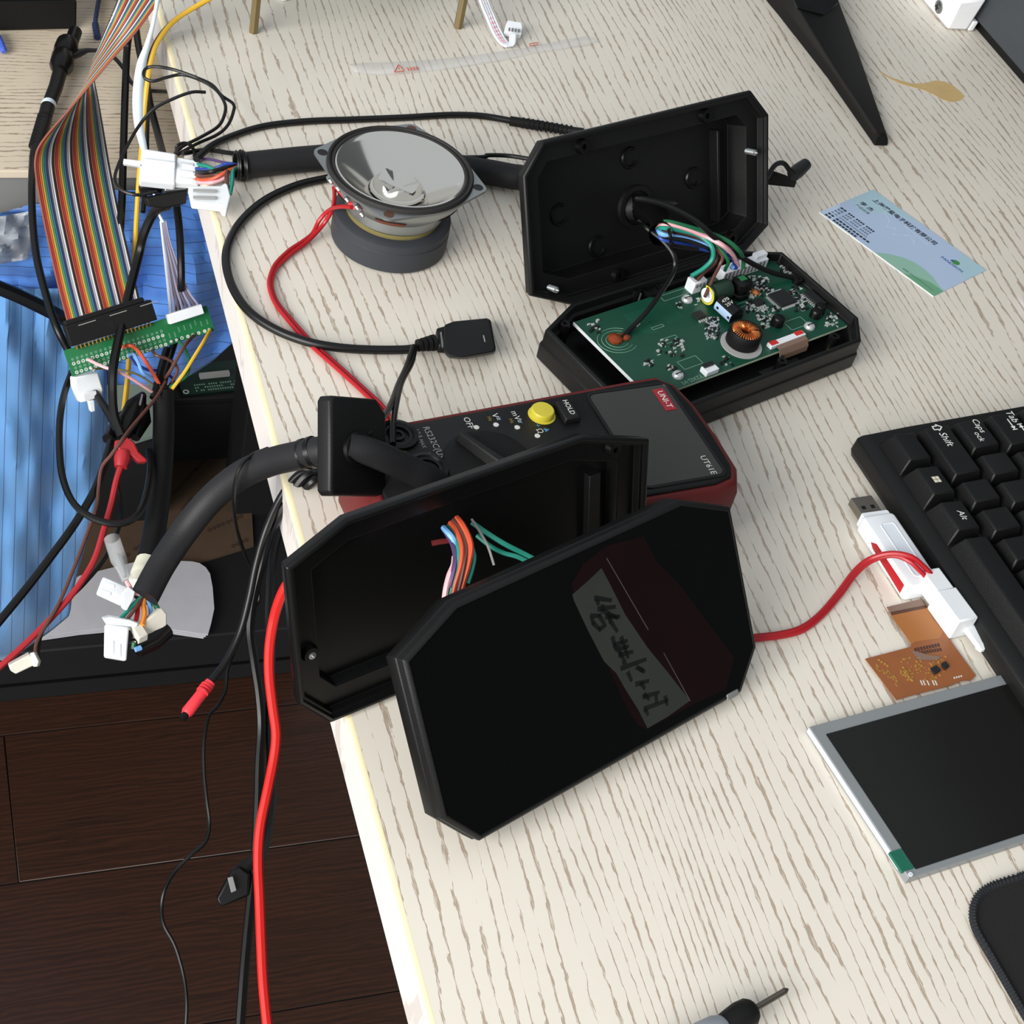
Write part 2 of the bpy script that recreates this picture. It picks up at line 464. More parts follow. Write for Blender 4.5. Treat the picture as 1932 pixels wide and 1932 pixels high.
MB().slab([P(x,y,.02) for x,y in st], (0,0,.12)).build('coffee_stain', 'stain', desk, label='dried tan spill stain with a long thin tail')

# lower side table with grain running the other way
ret = thing('side_table', 'lower pale wood side table behind the hanging ribbon cable', 'table', (-150, 1200, -740))
MB().box(-700, 420, 879, 1700, -96, -90).build('tabletop', 'side_wood', ret, bevel=1)
MB().box(-690, 300, 881, 900, -142, -96).build('drawer_front', 'grey_case', ret, bevel=1)
MB().box(-695, -670, 890, 1690, -740, -96).build('side_panel', 'grey_case', ret)
MB().box(-670, 400, 1665, 1690, -740, -96).build('back_panel', 'grey_case', ret)

# desk partition with white bracket
par = thing('desk_partition', 'dark grey fabric partition panel along the back edge of the desk', 'partition', (760, 700, 0))
MB().box(742, 762, -700, 1500, 8, 480).build('panel', 'partition_grey', par, bevel=1.5)  # unseen near end added to darken the reflection in the glossy panel
MB().box(747, 757, -700, 1500, 0, 8).build('base_rail', 'black_matte', par)
MB().box(751.5, 758, -700, 1500, -6, 2).build('trim_strip', 'light_grey', par)
br = thing('bracket', 'white plastic bracket with a cross-head screw on the grey partition', 'bracket', (728, 960, 0))
MB().loft([[(719.5,928,.5),(736.5,927,.5),(736.5,1020,.5),(719.5,1020,.5)], [(716,922,26),(736.5,920,30),(736.5,1025,30),(716,1025,26)]]).build('body', 'white_paint', br, bevel=2)
MB().loft([[(737.4,927,.5),(741.6,927,.5),(741.6,945,.5),(737.4,945,.5)], [(737.4,925,9),(741.6,925,9),(741.6,945,9),(737.4,945,9)]]).build('clip', 'white_paint', br, bevel=.8)
nl = Vector((-25.5,0,-3.5)).cross(Vector((0,1,0))) if False else Vector((-.99,0,-.136))
cs = H(1772, 13, Vector((719.5,928,.5)), Vector((-.99,0,-.136)))
T = frame(cs, (0,1,0), (-.99,0,-.136))
MB(T).lathe([(5.0,0),(4.8,1.0),(3.0,1.9),(.05,2.1)], 18).build('screw', 'steel', br, smooth=True)
MB(T).box(-2.4, 2.4, -.5, .5, 1.6, 2.3).build('cross_slot', 'dark_grey', br); MB(T).box(-.5, .5, -2.4, 2.4, 1.6, 2.3).build('cross_slot', 'dark_grey', br)

# monitor stand foot
mon = thing('monitor_stand', 'black tapering monitor stand foot on the far side of the desk', 'monitor stand', P(1560, 130, 0))
def V3(px,py,z): return P(px,py,z)
tipL, tipR, tip = P(1646,262,4), P(1674,250,4), P(1660,278,1)
L0 = [P(1400,-60,0), P(1448,6,0), P(1468,30,0), P(1560,148,0), P(1642,266,0)]
R0 = [P(1560,-60,0), P(1572,0,0), P(1582,30,0), P(1620,120,0), P(1674,258,0)]
hs = [22, 20, 18.5, 15, 9]
ridge = [P(1482,-60,26), P(1497,0,24), P(1512,26,22), P(1574,128,17.5), P(1655,252,10.5)]
lo = []
for a, b, h, r in zip(L0, R0, hs, ridge):
    lo.append([Vector((a.x,a.y,0)), Vector((a.x+1,a.y,h*.42)), Vector((r.x,r.y,r.z)), Vector((b.x-4,b.y,h*.62)), Vector((b.x,b.y,0))])
tipc = P(1661,276,0)
lo.append([tipc+Vector((-5,0,0)), tipc+Vector((-4,1,4)), tipc+Vector((0,3,8)), tipc+Vector((4.5,1,5)), tipc+Vector((5.5,0,0))])
MB().loft(lo).build('foot', 'black_matte', mon, bevel=1.2)
MB().slab([P(1480,-40,24), P(1494,-4,24), P(1504,18,22.5), P(1552,30,17), P(1580,8,14), P(1566,-40,14)], (0,0,1.2)).build('cover_plate', 'black_smooth', mon, label='slightly glossier hinge cover on the foot')

# low dark plinth, boxes and papers on the floor under the side table
pl = MB().box(-260, 332, 971, 1650, -740, -670).build('low_plinth', 'charcoal', bevel=2)
tag(pl, 'low dark grey plinth on the brown floor under the hanging cables', 'plinth')
MB().box(-255, 328, 969.6, 971, -716, -713).build('groove', 'black_smooth', pl)
cb = thing('cardboard_sheet', 'flattened brown cardboard sheet with faded print lying under the side table', 'cardboard', P(300, 960, -669))
MB().slab([P(x,y,-669.5) for x,y in [(60,1150),(120,900),(180,790),(455,790),(470,880),(478,1032),(395,1058),(270,1090),(140,1130)]], (0,0,3)).build('sheet', 'cardboard', cb)
for (x, y, a) in [(330,930,-.9),(352,905,-.9),(372,885,-.9),(395,1000,-.45),(430,985,-.45),(255,1035,-.5),(300,1010,-.5),(440,1030,-.45),(215,1060,-.5),(345,960,-.9)]:
    c = P(x,y,-666.3); mk = MB()
    for k in range(4): mk.rbox((c.x+k*5.2*math.cos(a), c.y-k*5.2*math.sin(a), c.z), 3.6, 5, .1, a)
    mk.build('faded_print', 'cardboard_ink', cb)
pa = thing('paper_stack', 'white sheets of paper with curled rounded corners below the hose end', 'paper', P(300, 1140, -669))
sh = [(60,1205),(96,1120),(150,1088),(255,1062),(340,1060),(362,1061),(376,1064),(388,1072),(396,1084),(401,1110),(404,1150),(398,1178),(392,1199),(330,1190),(255,1182),(150,1192)]
for k in range(3):
    MB().slab([P(x+(k-2)*4*(x > 300), y+(2-k)*3, -669+3.2*k+(.5 if k else .1)) for x,y in sh], (0,0,1.4)).build('sheet', 'paper', pa)

# dark storage box behind, with a second circuit board on it
db = thing('storage_box', 'dark grey storage box in shadow under the desk', 'box', (260, 1290, -670))
MB().box(120, 420, 1200, 1420, -668, -586).build('body', 'dark_grey', db, bevel=2)
MB().box(116, 424, 1196, 1424, -586, -578).build('lid', 'charcoal', db, bevel=1.5)
Tp = frame(P(345,748,-577.5), P(470,735,-577.5)-P(345,748,-577.5), (0,0,1))
p2 = thing('spare_board', 'dark green circuit board with a white connector lying in shadow under the desk', 'circuit board', P(400, 740, -578))
MB(Tp).box(0, 78, 0, 44, 0, 1.8).build('board', 'pcb_dark', p2)
MB(Tp).box(22, 52, 20, 25, 1.8, 6).build('connector', 'light_grey', p2)
MB(Tp).lathe([(3.0,1.85),(3.0,2.2),(1.9,2.2),(1.9,1.85)], 16, (4,4,0), False, False).build('ring_pad', 'silk', p2)
mk = MB(Tp)
for i in range(26):
    for j in range(3):
        if random.random() < .75: mk.box(14+i*2.4, 15.4+i*2.4, 3+j*4.2, 5+j*4.2, 1.8, 1.95)
stuff(mk.build('pad_rows', 'silk_dim', p2))
ps = MB().slab([P(x,y,-560) for x,y in [(196,752),(206,716),(300,712),(296,800),(292,826),(240,842),(206,836)]], (0,0,4)).build('sage_panel', 'sage')
tag(ps, 'pale grey-green flat panel behind the crocodile clips', 'panel')
MB().box(150, 205, 1120, 1180, -668, -560).build('foot', 'charcoal', ps)
# ================================================================ display housings
HW, HH = 172.76, 89.78
def octo(cxT=26.6, cyT=11.6, cxB=13.6, cyB=15.4, W_=HW, H_=HH, tr=None, br_=None):
    w, h = W_/2, H_/2
    trx, try_ = tr or (cxT, cyT); brx, bry = br_ or (cxB, cyB)
    return [(-w+cxT,h),(w-trx,h),(w,h-try_),(w,-h+bry),(w-brx,-h),(-w+cxB,-h),(-w,-h+cyB),(-w,h-cyT)]
TA = frame((376.63,662.1,44.47), (.9423,.3347,.0055), (.3023,-.8579,.4155))
TC = frame((207.69,409.92,45.57), (.9517,.3062,.0249), (.2837,-.9072,.3107))
TD = frame((242.63,361.38,43.68), (.9205,.3893,-.0332), (.3252,-.7163,.6174))
TB = frame((387.4,585.95,19.86), (.9369,.3497,-.0004), (.0025,-.0055,1))
def lp(poly, z): return [(p[0], p[1], z) for p in poly]
def shell(T, oc, depth, bulge, rim=2.2):
    rec = 12.5
    L = [lp(inset(oc, 15.5), -depth-bulge), lp(inset(oc, 12.5), -depth-bulge+1.5), lp(inset(oc, 11.5), -depth),
         lp(inset(oc, 2.2), -depth), lp(inset(oc, .9), -depth+1.0), lp(inset(oc, .7), -3.4), lp(inset(oc, .1), -3.0), lp(oc, -.9), lp(inset(oc, .7), 0),
         lp(inset(oc, rim), 0), lp(inset(oc, rim+.2), -1.6), lp(inset(oc, rim+1.5), -1.7), lp(inset(oc, rim+1.9), -depth+1.6),
         lp(inset(oc, rec+.3), -depth+1.6), lp(inset(oc, rec+1.6), -depth-bulge+2.2)]
    return MB(T).loft(L)
def boss(T, x, y, z0, z1, ro=3.6, ri=1.5):
    return MB(T).lathe([(ro+.5,z0),(ro,z1),(ri,z1),(ri,z1-3)], 16, (x,y,0), False, True)
def screw(T, x, y, z0, z1, parent):
    b = MB(T); n = 10; prof = []
    for i in range(n):
        z = z0+(z1-z0)*i/n; prof += [(1.35,z),(1.75,z+(z1-z0)/n*.5)]
    prof += [(.9,z1),(.1,z1+1.6)]
    return b.lathe(prof, 12, (x,y,0)).build('screw', 'zinc', parent, smooth=True)

# ---- back shell A, standing open behind the circuit board
ocA = octo(13.6, 15.4, 26.6, 11.6, br_=(18, 11))
hA = thing('rear_shell', 'black octagonal rear shell standing open with a cable tube through it', 'housing', (372, 676, 0))
shell(TA, ocA, 7, 14).build('shell', 'black', hA, bevel=.5)
for x, y in ((-44.6,36.0),(41.9,36.3),(-24,-38),(60,-36)): boss(TA, x, y, -5.4, -2.2).build('screw_boss', 'black_smooth', hA, smooth=True)
for x, y in ((74.3,10.6),(-70.5,-33.5)): screw(TA, x, y, -6, 1.5, hA)
for x, y in ((-.6,19.4),(45.6,-.9),(-50.8,-1.0),(-26,-24)):
    b = MB(TA); arc = [(x+5.2*math.cos(math.radians(a)), y+5.2*math.sin(math.radians(a)), -18.3) for a in range(60, 331, 18)]
    b.tube(arc, 1.0, 6).build('ring_rib', 'black_smooth', hA, smooth=True)
MB(TA).box(58, 60, -28, 24, -19, -12).build('inner_rib', 'black', hA, bevel=.4)
MB(TA).lathe([(12.5,-19),(12.0,-16.6),(9.6,-16.4),(9.4,-20)], 28, (2,-8.3,0), False, False).build('grommet', 'black', hA, smooth=True)
# wires that come out of the far side
o = MB(); o.slab([P(1445,318,20), P(1446,340,14), P(1502,346,14), P(1503,338,18), P(1470,326,20)], (0,0,-3)).build('strap', 'black_matte', hA)
MB().tube(pp([(1446,336,24),(1462,312,32),(1478,308,34),(1490,322,30),(1497,330,28)]), 1.5).build('strap_loop', 'black_cable', hA, smooth=True)
TE = frame(P(1496,340,16), P(1516,312,24)-P(1496,340,16), (0,0,1))
MB(TE).tube([(-3,0,5),(2,0,6),(10,0,8)], [4.2,4.4,3.6], 14).build('end_cap', 'dark_grey', hA, smooth=True)

# tube and loom leading into shell A
loom = thing('main_loom', 'thick black sleeved loom running behind the speaker into the open rear shell', 'cable', P(700, 320, 0))
sl = [(455,313,8),(520,306,8),(580,300,8),(650,296,8),(760,300,8),(880,318,8),(960,332,8),(1000,345,10)]
MB().tube(cat([P(*a) for a in sl]+[TA((-30,-14,-34)), TA((-6,-10,-26)), TA((2,-8.3,-19))], 6), 7.2, 14).build('sleeve', 'hose', loom, smooth=True)
E1 = H(1247, 443, TA((0,0,24)), TA.z)
MB().tube(cat([TA((2,-8.3,-21)), TA((3,-8.6,-10)), (TA((4,-9,0))+E1)/2, E1], 5), [7]*14+[6.6,6.4], 18, caps=False).build('inner_tube', 'black_smooth', loom, smooth=True)
z0 = E1.z
def wloom(lst, r, mat, name='wire'): return MB().tube(cat([E1+Vector((0,0,0))-(E1-TA((2,-8,-10))).normalized()*9]+[P(*a) for a in lst], 6), r, 7).build(name, mat, loom, smooth=True)
wloom([(1252,430,z0+3),(1290,436,z0+2),(1322,446,z0),(1343,466,42),(1344,488,36),(1328,506,31),(1304,521,27)], 1.25, 'teal_wire')
wloom([(1252,423,z0+4),(1290,430,z0+4),(1330,446,z0+1),(1362,462,44),(1382,480,36),(1392,502,26)], 1.3, 'pink_wire')
wloom([(1254,418,z0+5),(1300,428,z0+5),(1360,448,z0+1),(1392,470,40),(1402,490,30),(1402,506,25)], 1.2, 'green_wire')
wloom([(1250,442,z0),(1290,450,z0-2),(1330,462,40),(1352,470,38),(1380,476,36),(1390,488,30),(1380,508,25)], 1.35, 'sky_wire')
wloom([(1248,450,z0-3),(1280,460,z0-5),(1320,468,36),(1350,474,35),(1382,486,32),(1388,506,25)], 1.4, 'blue_wire')
wloom([(1256,432,z0+1),(1300,440,z0-1),(1345,470,38),(1350,494,32),(1330,512,28),(1316,528,26)], 1.1, 'brown_wire')
wloom([(1256,436,z0),(1310,446,z0-2),(1360,478,38),(1358,500,32),(1346,524,28),(1330,560,22)], 1.0, 'brown_wire')
wloom([(1256,428,z0+2),(1330,446,z0),(1372,488,36),(1368,510,26)], 1.0, 'green_wire')
wloom([(1252,446,z0-1),(1300,455,z0-2),(1342,474,38),(1340,497,33),(1322,512,29),(1311,526,26)], 1.0, 'black_cable')
MB().tube(pp([(1262,432,z0+9),(1266,450,z0+6),(1270,462,z0-2),(1300,468,40),(1318,470,40)]), 1.1, 6).build('cable_tie', 'black_smooth', loom, smooth=True)
c1 = cable('sensor_lead', cat([TA((2,-2,-12)), TA((6,-2,10))]+[P(*a) for a in [(1200,374,58),(1255,387,58),(1310,415,54),(1350,450,46),(1400,486,32),(1450,512,22),(1492,523,17),(1505,526,16.2)]], 6), 1.5, 'black_cable', 'black two-core lead arching from the tube to the right edge of the green board')
c2 = cable('antenna_lead', cat([TA((-3,-13,-10)), TA((-1,-15,6))]+[P(*a) for a in [(1215,425,42),(1248,452,40),(1270,480,36),(1272,508,30),(1252,545,26),(1222,586,22),(1195,615,18),(1172,638,15.6)]], 6), 1.3, 'black_cable', 'thin black lead curving down to the orange glue blob on the board')

# ---- tray B with the circuit board
ocB = octo()
hB = thing('display_tray', 'black octagonal front bezel lying face down as a tray', 'housing', TB((0,0,-19.8)))
L = [lp(inset(ocB, 1.4), -19.6), lp(inset(ocB, .2), -18.4), lp(ocB, -9.2), lp(inset(ocB, .9), -8.8), lp(inset(ocB, .9), -.8), lp(inset(ocB, 1.7), 0),
     lp(inset(ocB, 3.4), 0), lp(inset(ocB, 3.8), -5.2), lp(inset(ocB, 5.4), -5.4), lp(inset(ocB, 5.8), -16)]
MB(TB).loft(L).build('shell', 'black', hB, bevel=.5)
for x, y in ((-71,34),(-71,-29),(20,-36.5),(63,-33.5),(84,12),(-16,41),(30,41)):
    boss(TB, max(-76,min(79,x)), y, -16, -2.0, 2.7, 1.1).build('screw_post', 'black_smooth', hB, smooth=True)
TRb = frame(TB((-7,40.5,-6)), TB.x, TB.z)
MB(TRb).lathe([(6.2,0),(6.2,3),(5.0,3.2),(5.0,2)], 22).build('round_stud', 'black_smooth', hB, smooth=True)
for x in (-15.5, 66, 24): MB(TB).tube([(x,-33 if x > 0 else 38,-2.5),(x-3,-36 if x > 0 else 35.5,-8),(x-6,-38 if x > 0 else 35.5,-15)], .8, 6).build('gusset', 'black_smooth', hB)
MB(TB).box(14, 42, -35, -29.5, -13.5, -12.9).build('tail_strip', 'chip', hB, label='dim dark flexible strip inside the tray')
MB(TB).box(30, 40, -39, -33, -12.8, -12.3).build('tail_strip', 'flex_gold', hB, label='short gold flexible tail inside the tray')
MB(TB).box(52, 58, -36, -33.5, -12.8, -12.3).build('tail_strip', 'flex_gold', hB)

pcb = thing('main_board', 'green circuit board crowded with parts, seated in the black tray', 'circuit board', TB((8,4,-6.6)))
ZP = -5.0
MB(TB).box(-63, 80.2, -27.6, 35.6, ZP-1.6, ZP-.25).build('laminate', 'pcb_edge', pcb)
MB(TB).box(-62.9, 80.1, -27.5, 35.5, ZP-.25, ZP).build('solder_mask', 'pcb', pcb)
MB(TB).box(-63.3, -62.9, -27.6, 35.6, ZP-1.8, ZP-.1).build('bare_edge', 'white_plastic', pcb)
def pl_(px, py, off=ZP): v = TB.loc(px, py, off); return v
def part(name, px, py, sx, sy, h, mat, bev=0, tx=0, lab=None):
    c = pl_(px, py); return MB(TB).cbox((c[0],c[1],ZP), sx, sy, h, tx, tx).build(name, mat, pcb, bevel=bev, label=lab)
# white connectors
c = pl_(1309, 546); o = MB(TB).box(c[0]-4.5, c[0]+4.8, c[1]-3.2, c[1]+3.2, ZP, ZP+7.5).build('connector', 'white_plastic', pcb, bevel=.4, label='small white three-pin connector')
for k in range(3): MB(TB).box(c[0]-3.2+k*2.5, c[0]-1.8+k*2.5, c[1]-3.4, c[1]-3.1, ZP+4.2, ZP+6.2).build('slot', 'mid_grey', o)
a, b = pl_(1362,530), pl_(1436,506); ym = (a[1]+b[1])/2
o = MB(TB).box(a[0]-1.5, b[0]+2.5, ym-1.2, ym+5, ZP, ZP+6.6).build('connector', 'white_plastic', pcb, bevel=.4, label='long white connector with a row of slots')
n = 11; w = (b[0]-a[0]+2)/n
for k in range(n): MB(TB).box(a[0]-.7+k*w, a[0]-.7+k*w+w*.5, ym-1.5, ym-1.15, ZP+1.2, ZP+6.0).build('slot', 'mid_grey', o)
MB(TB).box(b[0]-6, b[0]+2.3, ym+.6, ym+4.6, ZP+6.6, ZP+9.2).build('latch_wall', 'white_plastic', o, bevel=.3)
# green capacitor lying down
a = pl_(1330, 578); R_ = 5.6
Tc = frame(TB((a[0]+1.0, a[1]+2.2, ZP+R_)), TB.y, TB.x)
cp = MB(Tc).lathe([(R_*.86,0),(R_,.7),(R_,2.2),(R_*.93,2.9),(R_,3.6),(R_,15),(R_*.8,15.6)], 24).build('capacitor', 'cap_green', pcb, smooth=True, label='green-sleeved capacitor lying on its side')
MB(Tc).lathe([(R_*.72,-.08),(R_*.1,-.08)], 24, (0,0,0), False, True).build('cap_end', 'white_plastic', cp)
for k in range(10):
    a0 = math.radians(36*k); MB(Tc).lathe([(R_*.98,.15),(R_*.74,-.04)], 8, (0,0,0), False, False) if False else None
MB(Tc).loft([[(r*math.cos(t), r*math.sin(t), zz) for t in [math.radians(60+12*k) for k in range(21)]] for r, zz in ((R_*.97,.1),(R_*.75,-.1))], False, False, closed=False).build('yellow_rim', 'yellow_button', cp)
# black inductor with green top
c = pl_(1392, 556); poly = rounded(c[0]-5.6, c[0]+5.6, c[1]-5.2, c[1]+5.2, 3.6)
o = MB(TB).loft([lp(poly, ZP), lp(poly, ZP+2.6), lp(inset(poly, .9), ZP+3.2), lp(inset(poly, .9), ZP+6), lp(poly, ZP+6.6), lp(inset(poly,.4), ZP+9.5), lp(inset(poly,1.4), ZP+10.2)]).build('inductor', 'black_smooth', pcb, smooth=True)
MB(TB).cbox((c[0]+.6,c[1]+1.2,ZP+10.2), 4.4, 3.6, .2).build('green_mark', 'pcb_bright', o)
# black capacitor with pale stripe
a, b = pl_(1352, 590), pl_(1386, 622); R_ = 5.0
Tc = frame(TB((a[0]+2.4, a[1]+2, ZP+R_)), TB.x, (TB.y*-1))
cp = MB(Tc).lathe([(R_*.85,0),(R_,.6),(R_,13.4),(R_*.85,14)], 24).build('capacitor', 'black_smooth', pcb, smooth=True, label='black capacitor with a pale blue stripe')
def onc(ang, z, r=R_+.06): return (r*math.cos(ang), r*math.sin(ang), z)
st0, st1 = math.radians(150), math.radians(206)
MB(Tc).loft([[onc(st0+(st1-st0)*k/6, z) for k in range(7)] for z in (.9, 13.2)], False, False, closed=False).build('stripe', 'cap_blue', cp)
for zc in (2.6, 11.2): MB(Tc).loft([[onc(math.radians(170+16*k/3), z, R_+.12) for k in range(4)] for z in (zc, zc+1.6)], False, False, closed=False).build('minus_mark', 'ink', cp)
Tt = frame(Tc(onc(math.radians(108), 6.4, R_+.1)), TB.x*.95+TB.z*-.3, Vector(Tc(onc(math.radians(108), 0)))-Vector(Tc((0,0,0))))
text('470', Tt, 0, 2.4, 0.05, 3.0, 'print_white', cp, rot=0); text('25V', Tt, 0, -.8, 0.05, 3.0, 'print_white', cp, rot=0)
# toroid
c = pl_(1398, 652); ct = (c[0]+.4, c[1]+.4, ZP)
MB(TB).lathe([(11.2,0),(11.2,.5),(7,.6)], 32, ct).build('base_pad', 'light_grey', pcb)
o = MB(TB).lathe([(8.6,.5),(9.0,1),(9.0,8.2),(8.5,9),(7.9,9),(7.6,8)], 36, (ct[0]+1.2,ct[1]+1.0,ZP), True, False).build('toroid', 'black_matte', pcb, smooth=True, label='round black-cased coil with copper windings')
cc = (ct[0]+1.2, ct[1]+1.0)
for k in range(34):
    a = 2*math.pi*k/34 + .05
    if abs(math.degrees(a)-330) < 9: continue
    b = MB(TB); ca, sa = math.cos(a), math.sin(a)
    b.tube([(cc[0]+r*ca, cc[1]+r*sa, ZP+z) for r, z in ((7.8,7.6),(7.4,8.8),(6.2,9.3),(4.4,9.3),(3.2,8.6),(2.8,6.5))], .42, 5)
    b.build('winding', 'copper', o, smooth=True)
MB(TB).lathe([(3.0,2),(3.0,8),(2.4,8.4)], 20, (cc[0],cc[1],ZP), True, False).build('core', 'flex_dark', o)
# chips
c = pl_(1475, 566); o = MB(TB).cbox((c[0],c[1],ZP+.3), 12.4, 11.4, 1.7, .3, .3).build('chip', 'chip', pcb, label='large square black chip')
for s in (-1, 1):
    for k in range(12):
        MB(TB).box(c[0]-5.6+k*.97, c[0]-5.1+k*.97, *(sorted((c[1]+s*5.7, c[1]+s*7.2))), ZP, ZP+.7).build('pin', 'solder', o)
        MB(TB).box(*(sorted((c[0]+s*6.2, c[0]+s*7.7))), c[1]-5.1+k*.88, c[1]-4.65+k*.88, ZP, ZP+.7).build('pin', 'solder', o)
c = pl_(1531, 568); o = MB(TB).cbox((c[0]+2,c[1],ZP+.3), 6.4, 13.4, 1.8, .3, .3).build('chip', 'chip', pcb, label='slim black chip with a comb of pins near the board edge')
for k in range(10): MB(TB).box(c[0]-3.0, c[0]-1.0, c[1]-6.2+k*1.32, c[1]-5.6+k*1.32, ZP, ZP+.8).build('pin', 'solder', o)
for px, py, sx, sy in ((1318,598,6,5.5),(1430,573,6,5),(1362,580,7,8)):
    c = pl_(px,py); o = MB(TB).cbox((c[0],c[1],ZP+.2), sx, sy, 1.8, .3, .3).build('chip', 'chip', pcb)
    for k in range(4): MB(TB).box(c[0]-sx/2+.4+k*sx/4, c[0]-sx/2+1.0+k*sx/4, c[1]-sy/2-1.6, c[1]-sy/2, ZP, ZP+.7).build('pin', 'solder', o)
for px, py in ((1537,597),(1545,588)):
    c = pl_(px,py); MB(TB).lathe([(3.2,0),(3.2,3.6),(2.6,4.4),(.1,4.6)], 16, (c[0],c[1],ZP)).build('black_can', 'black_smooth', pcb, smooth=True)
c = pl_(1465,612); MB(TB).lathe([(3.6,0),(3.6,4.0),(3.0,5.0),(.1,5.2)], 16, (c[0],c[1],ZP)).build('black_can', 'black_smooth', pcb, smooth=True)
# screws, glue blobs
for px, py in ((1296,566),(1527,617),(1279,709)):
    c = pl_(px,py); o = MB(TB).lathe([(3.1,0),(3.1,.8),(2.4,1.7),(.1,2.1)], 18, (c[0],c[1],ZP)).build('screw', 'solder', pcb, smooth=True)
    MB(TB).box(c[0]-2,c[0]+2,c[1]-.3,c[1]+.3,ZP+1.75,ZP+2.15).build('cross_slot', 'dark_grey', o)
for px, py, r in ((1160,641,4.2),(1178,637,3.0),(1502,529,2.6),(1425,553,2.8)):
    c = pl_(px,py); b = MB(TB).ball((c[0],c[1],ZP+.6), r, 10, .5); b.build('glue_blob', 'amber' if px < 1300 else 'copper', pcb, smooth=True, label='orange-brown blob over the lead solder joint')
c = pl_(1160,641)
for rr in (6.5, 9, 11.5): MB(TB).tube([(c[0]+1+rr*math.cos(t)*1.0, c[1]-1+rr*.8*math.sin(t), ZP+.08) for t in [math.radians(40+14*k) for k in range(20)]], .16, 4).build('silk_ring', 'silk_dim', pcb)
# display connector with red paint
a, b = pl_(1449,656), pl_(1514,632); ym = (a[1]+b[1])/2
o = MB(TB).box(a[0], b[0], ym-2.0, ym+1.6, ZP, ZP+2.2).build('flat_connector', 'white_plastic', pcb, bevel=.2, label='white flat-cable connector with red paint at both ends')
MB(TB).box(a[0]+.8, a[0]+6, ym-1.4, ym+1.7, ZP+2.2, ZP+2.35).build('red_dab', 'red_paint', o); MB(TB).box(b[0]-6.4, b[0]-.6, ym-1.0, ym+1.9, ZP+2.2, ZP+2.35).build('red_dab', 'red_paint', o)
MB(TB).loft([[(a[0]+3.5,ym-1.8,ZP+1.5),(b[0]-.8,ym-1.8,ZP+1.5)],[(a[0]+3.5,ym-4.5,ZP+1.1),(b[0]-.8,ym-4.5,ZP+1.1)],[(a[0]+3.5,ym-6.4,ZP-2),(b[0]-.8,ym-6.4,ZP-2)],[(a[0]+3.8,ym-6.8,ZP-5),(b[0]-1.4,ym-6.8,ZP-5)]], False, False, closed=False).build('flex_tail', 'flex_tab', pcb, solid=.25)
# white socket at the near edge
c = pl_(1337, 702); o = MB(TB).cbox((c[0],c[1],ZP), 8.6, 5.2, 3.0).build('socket', 'white_plastic', pcb, bevel=.3, label='white two-pin socket with a black insert')
MB(TB).cbox((c[0],c[1]+1.8,ZP+3.0), 6.4, 2.2, 1.2).build('insert', 'chip', o)
# scattered small parts (too small to count)
sm, sm2, sk = MB(TB), MB(TB), MB(TB)
zones = [(1395,522,1450,548,46),(1416,545,1460,560,16),(1428,580,1468,604,34),(1330,600,1356,640,40),(1500,560,1522,590,16),(1405,560,1425,590,18),(1312,548,1335,575,10),(1276,570,1286,582,6),(1558,592,1580,616,16),(1490,540,1512,566,18),(1470,494,1492,520,14),(1240,640,1290,672,22),(1260,690,1275,700,6),(1355,672,1382,690,6),(1216,680,1236,690,6),(1200,610,1206,616,2),(1110,604,1132,630,8),(1438,600,1450,620,8)]
for x0, y0, x1, y1, n in zones:
    for k in range(int(n*1.9)):
        c = pl_(random.uniform(x0,x1), random.uniform(y0,y1)); r = random.random()*.92
        if r < .45: sm.cbox((c[0],c[1],ZP), random.choice((.8,1.6)), random.choice((.8,1.2)), .7)
        elif r < .7: sm2.cbox((c[0],c[1],ZP), random.choice((1.0,1.8)), random.choice((1.0,1.4)), .9)
        else: sk.cbox((c[0],c[1],ZP), random.choice((.5,2.2)), random.choice((.4,1.6)), .06)
stuff(sm.build('small_solder', 'solder', pcb)); stuff(sm2.build('small_chips', 'chip', pcb)); stuff(sk.build('small_silk', 'silk', pcb))
def outline(px, py, sx, sy, name='silk_outline'):
    c = pl_(px,py); b = MB(TB); x0,x1,y0,y1 = c[0]-sx/2,c[0]+sx/2,c[1]-sy/2,c[1]+sy/2
    for q in ((x0,x1,y0,y0+.3),(x0,x1,y1-.3,y1),(x0,x0+.3,y0,y1),(x1-.3,x1,y0,y1)): b.box(*q, ZP, ZP+.06)
    return b.build(name, 'silk_dim', pcb)
tr_ = MB(TB)
for i in range(9):
    y_ = 29-i*1.1; tr_.box(-34+i, -4-i*1.4, y_, y_+.28, ZP, ZP+.03)
    tr_.box(-34+i, -33.72+i, y_-16+i*.8, y_, ZP, ZP+.03); tr_.box(-4.28-i*1.4, -4-i*1.4, y_-14+i*.9, y_, ZP, ZP+.03)
for i in range(7): tr_.box(6+i*1.2, 6.3+i*1.2, -26, -6+i, ZP, ZP+.03)
stuff(tr_.build('copper_traces', 'pcb_trace', pcb))
for a in ((1302,684,13,6.5),(1502,610,13,7),(1272,556,18,4.5),(1266,640,9,4),(1241,617,8,2),(1400,575,9,3)): outline(*a)
text('DTY2302-V1', TB, pl_(1312,714)[0], pl_(1312,714)[1], ZP+.06, 3.6, 'silk_dim', pcb, rot=math.pi, sx=1)

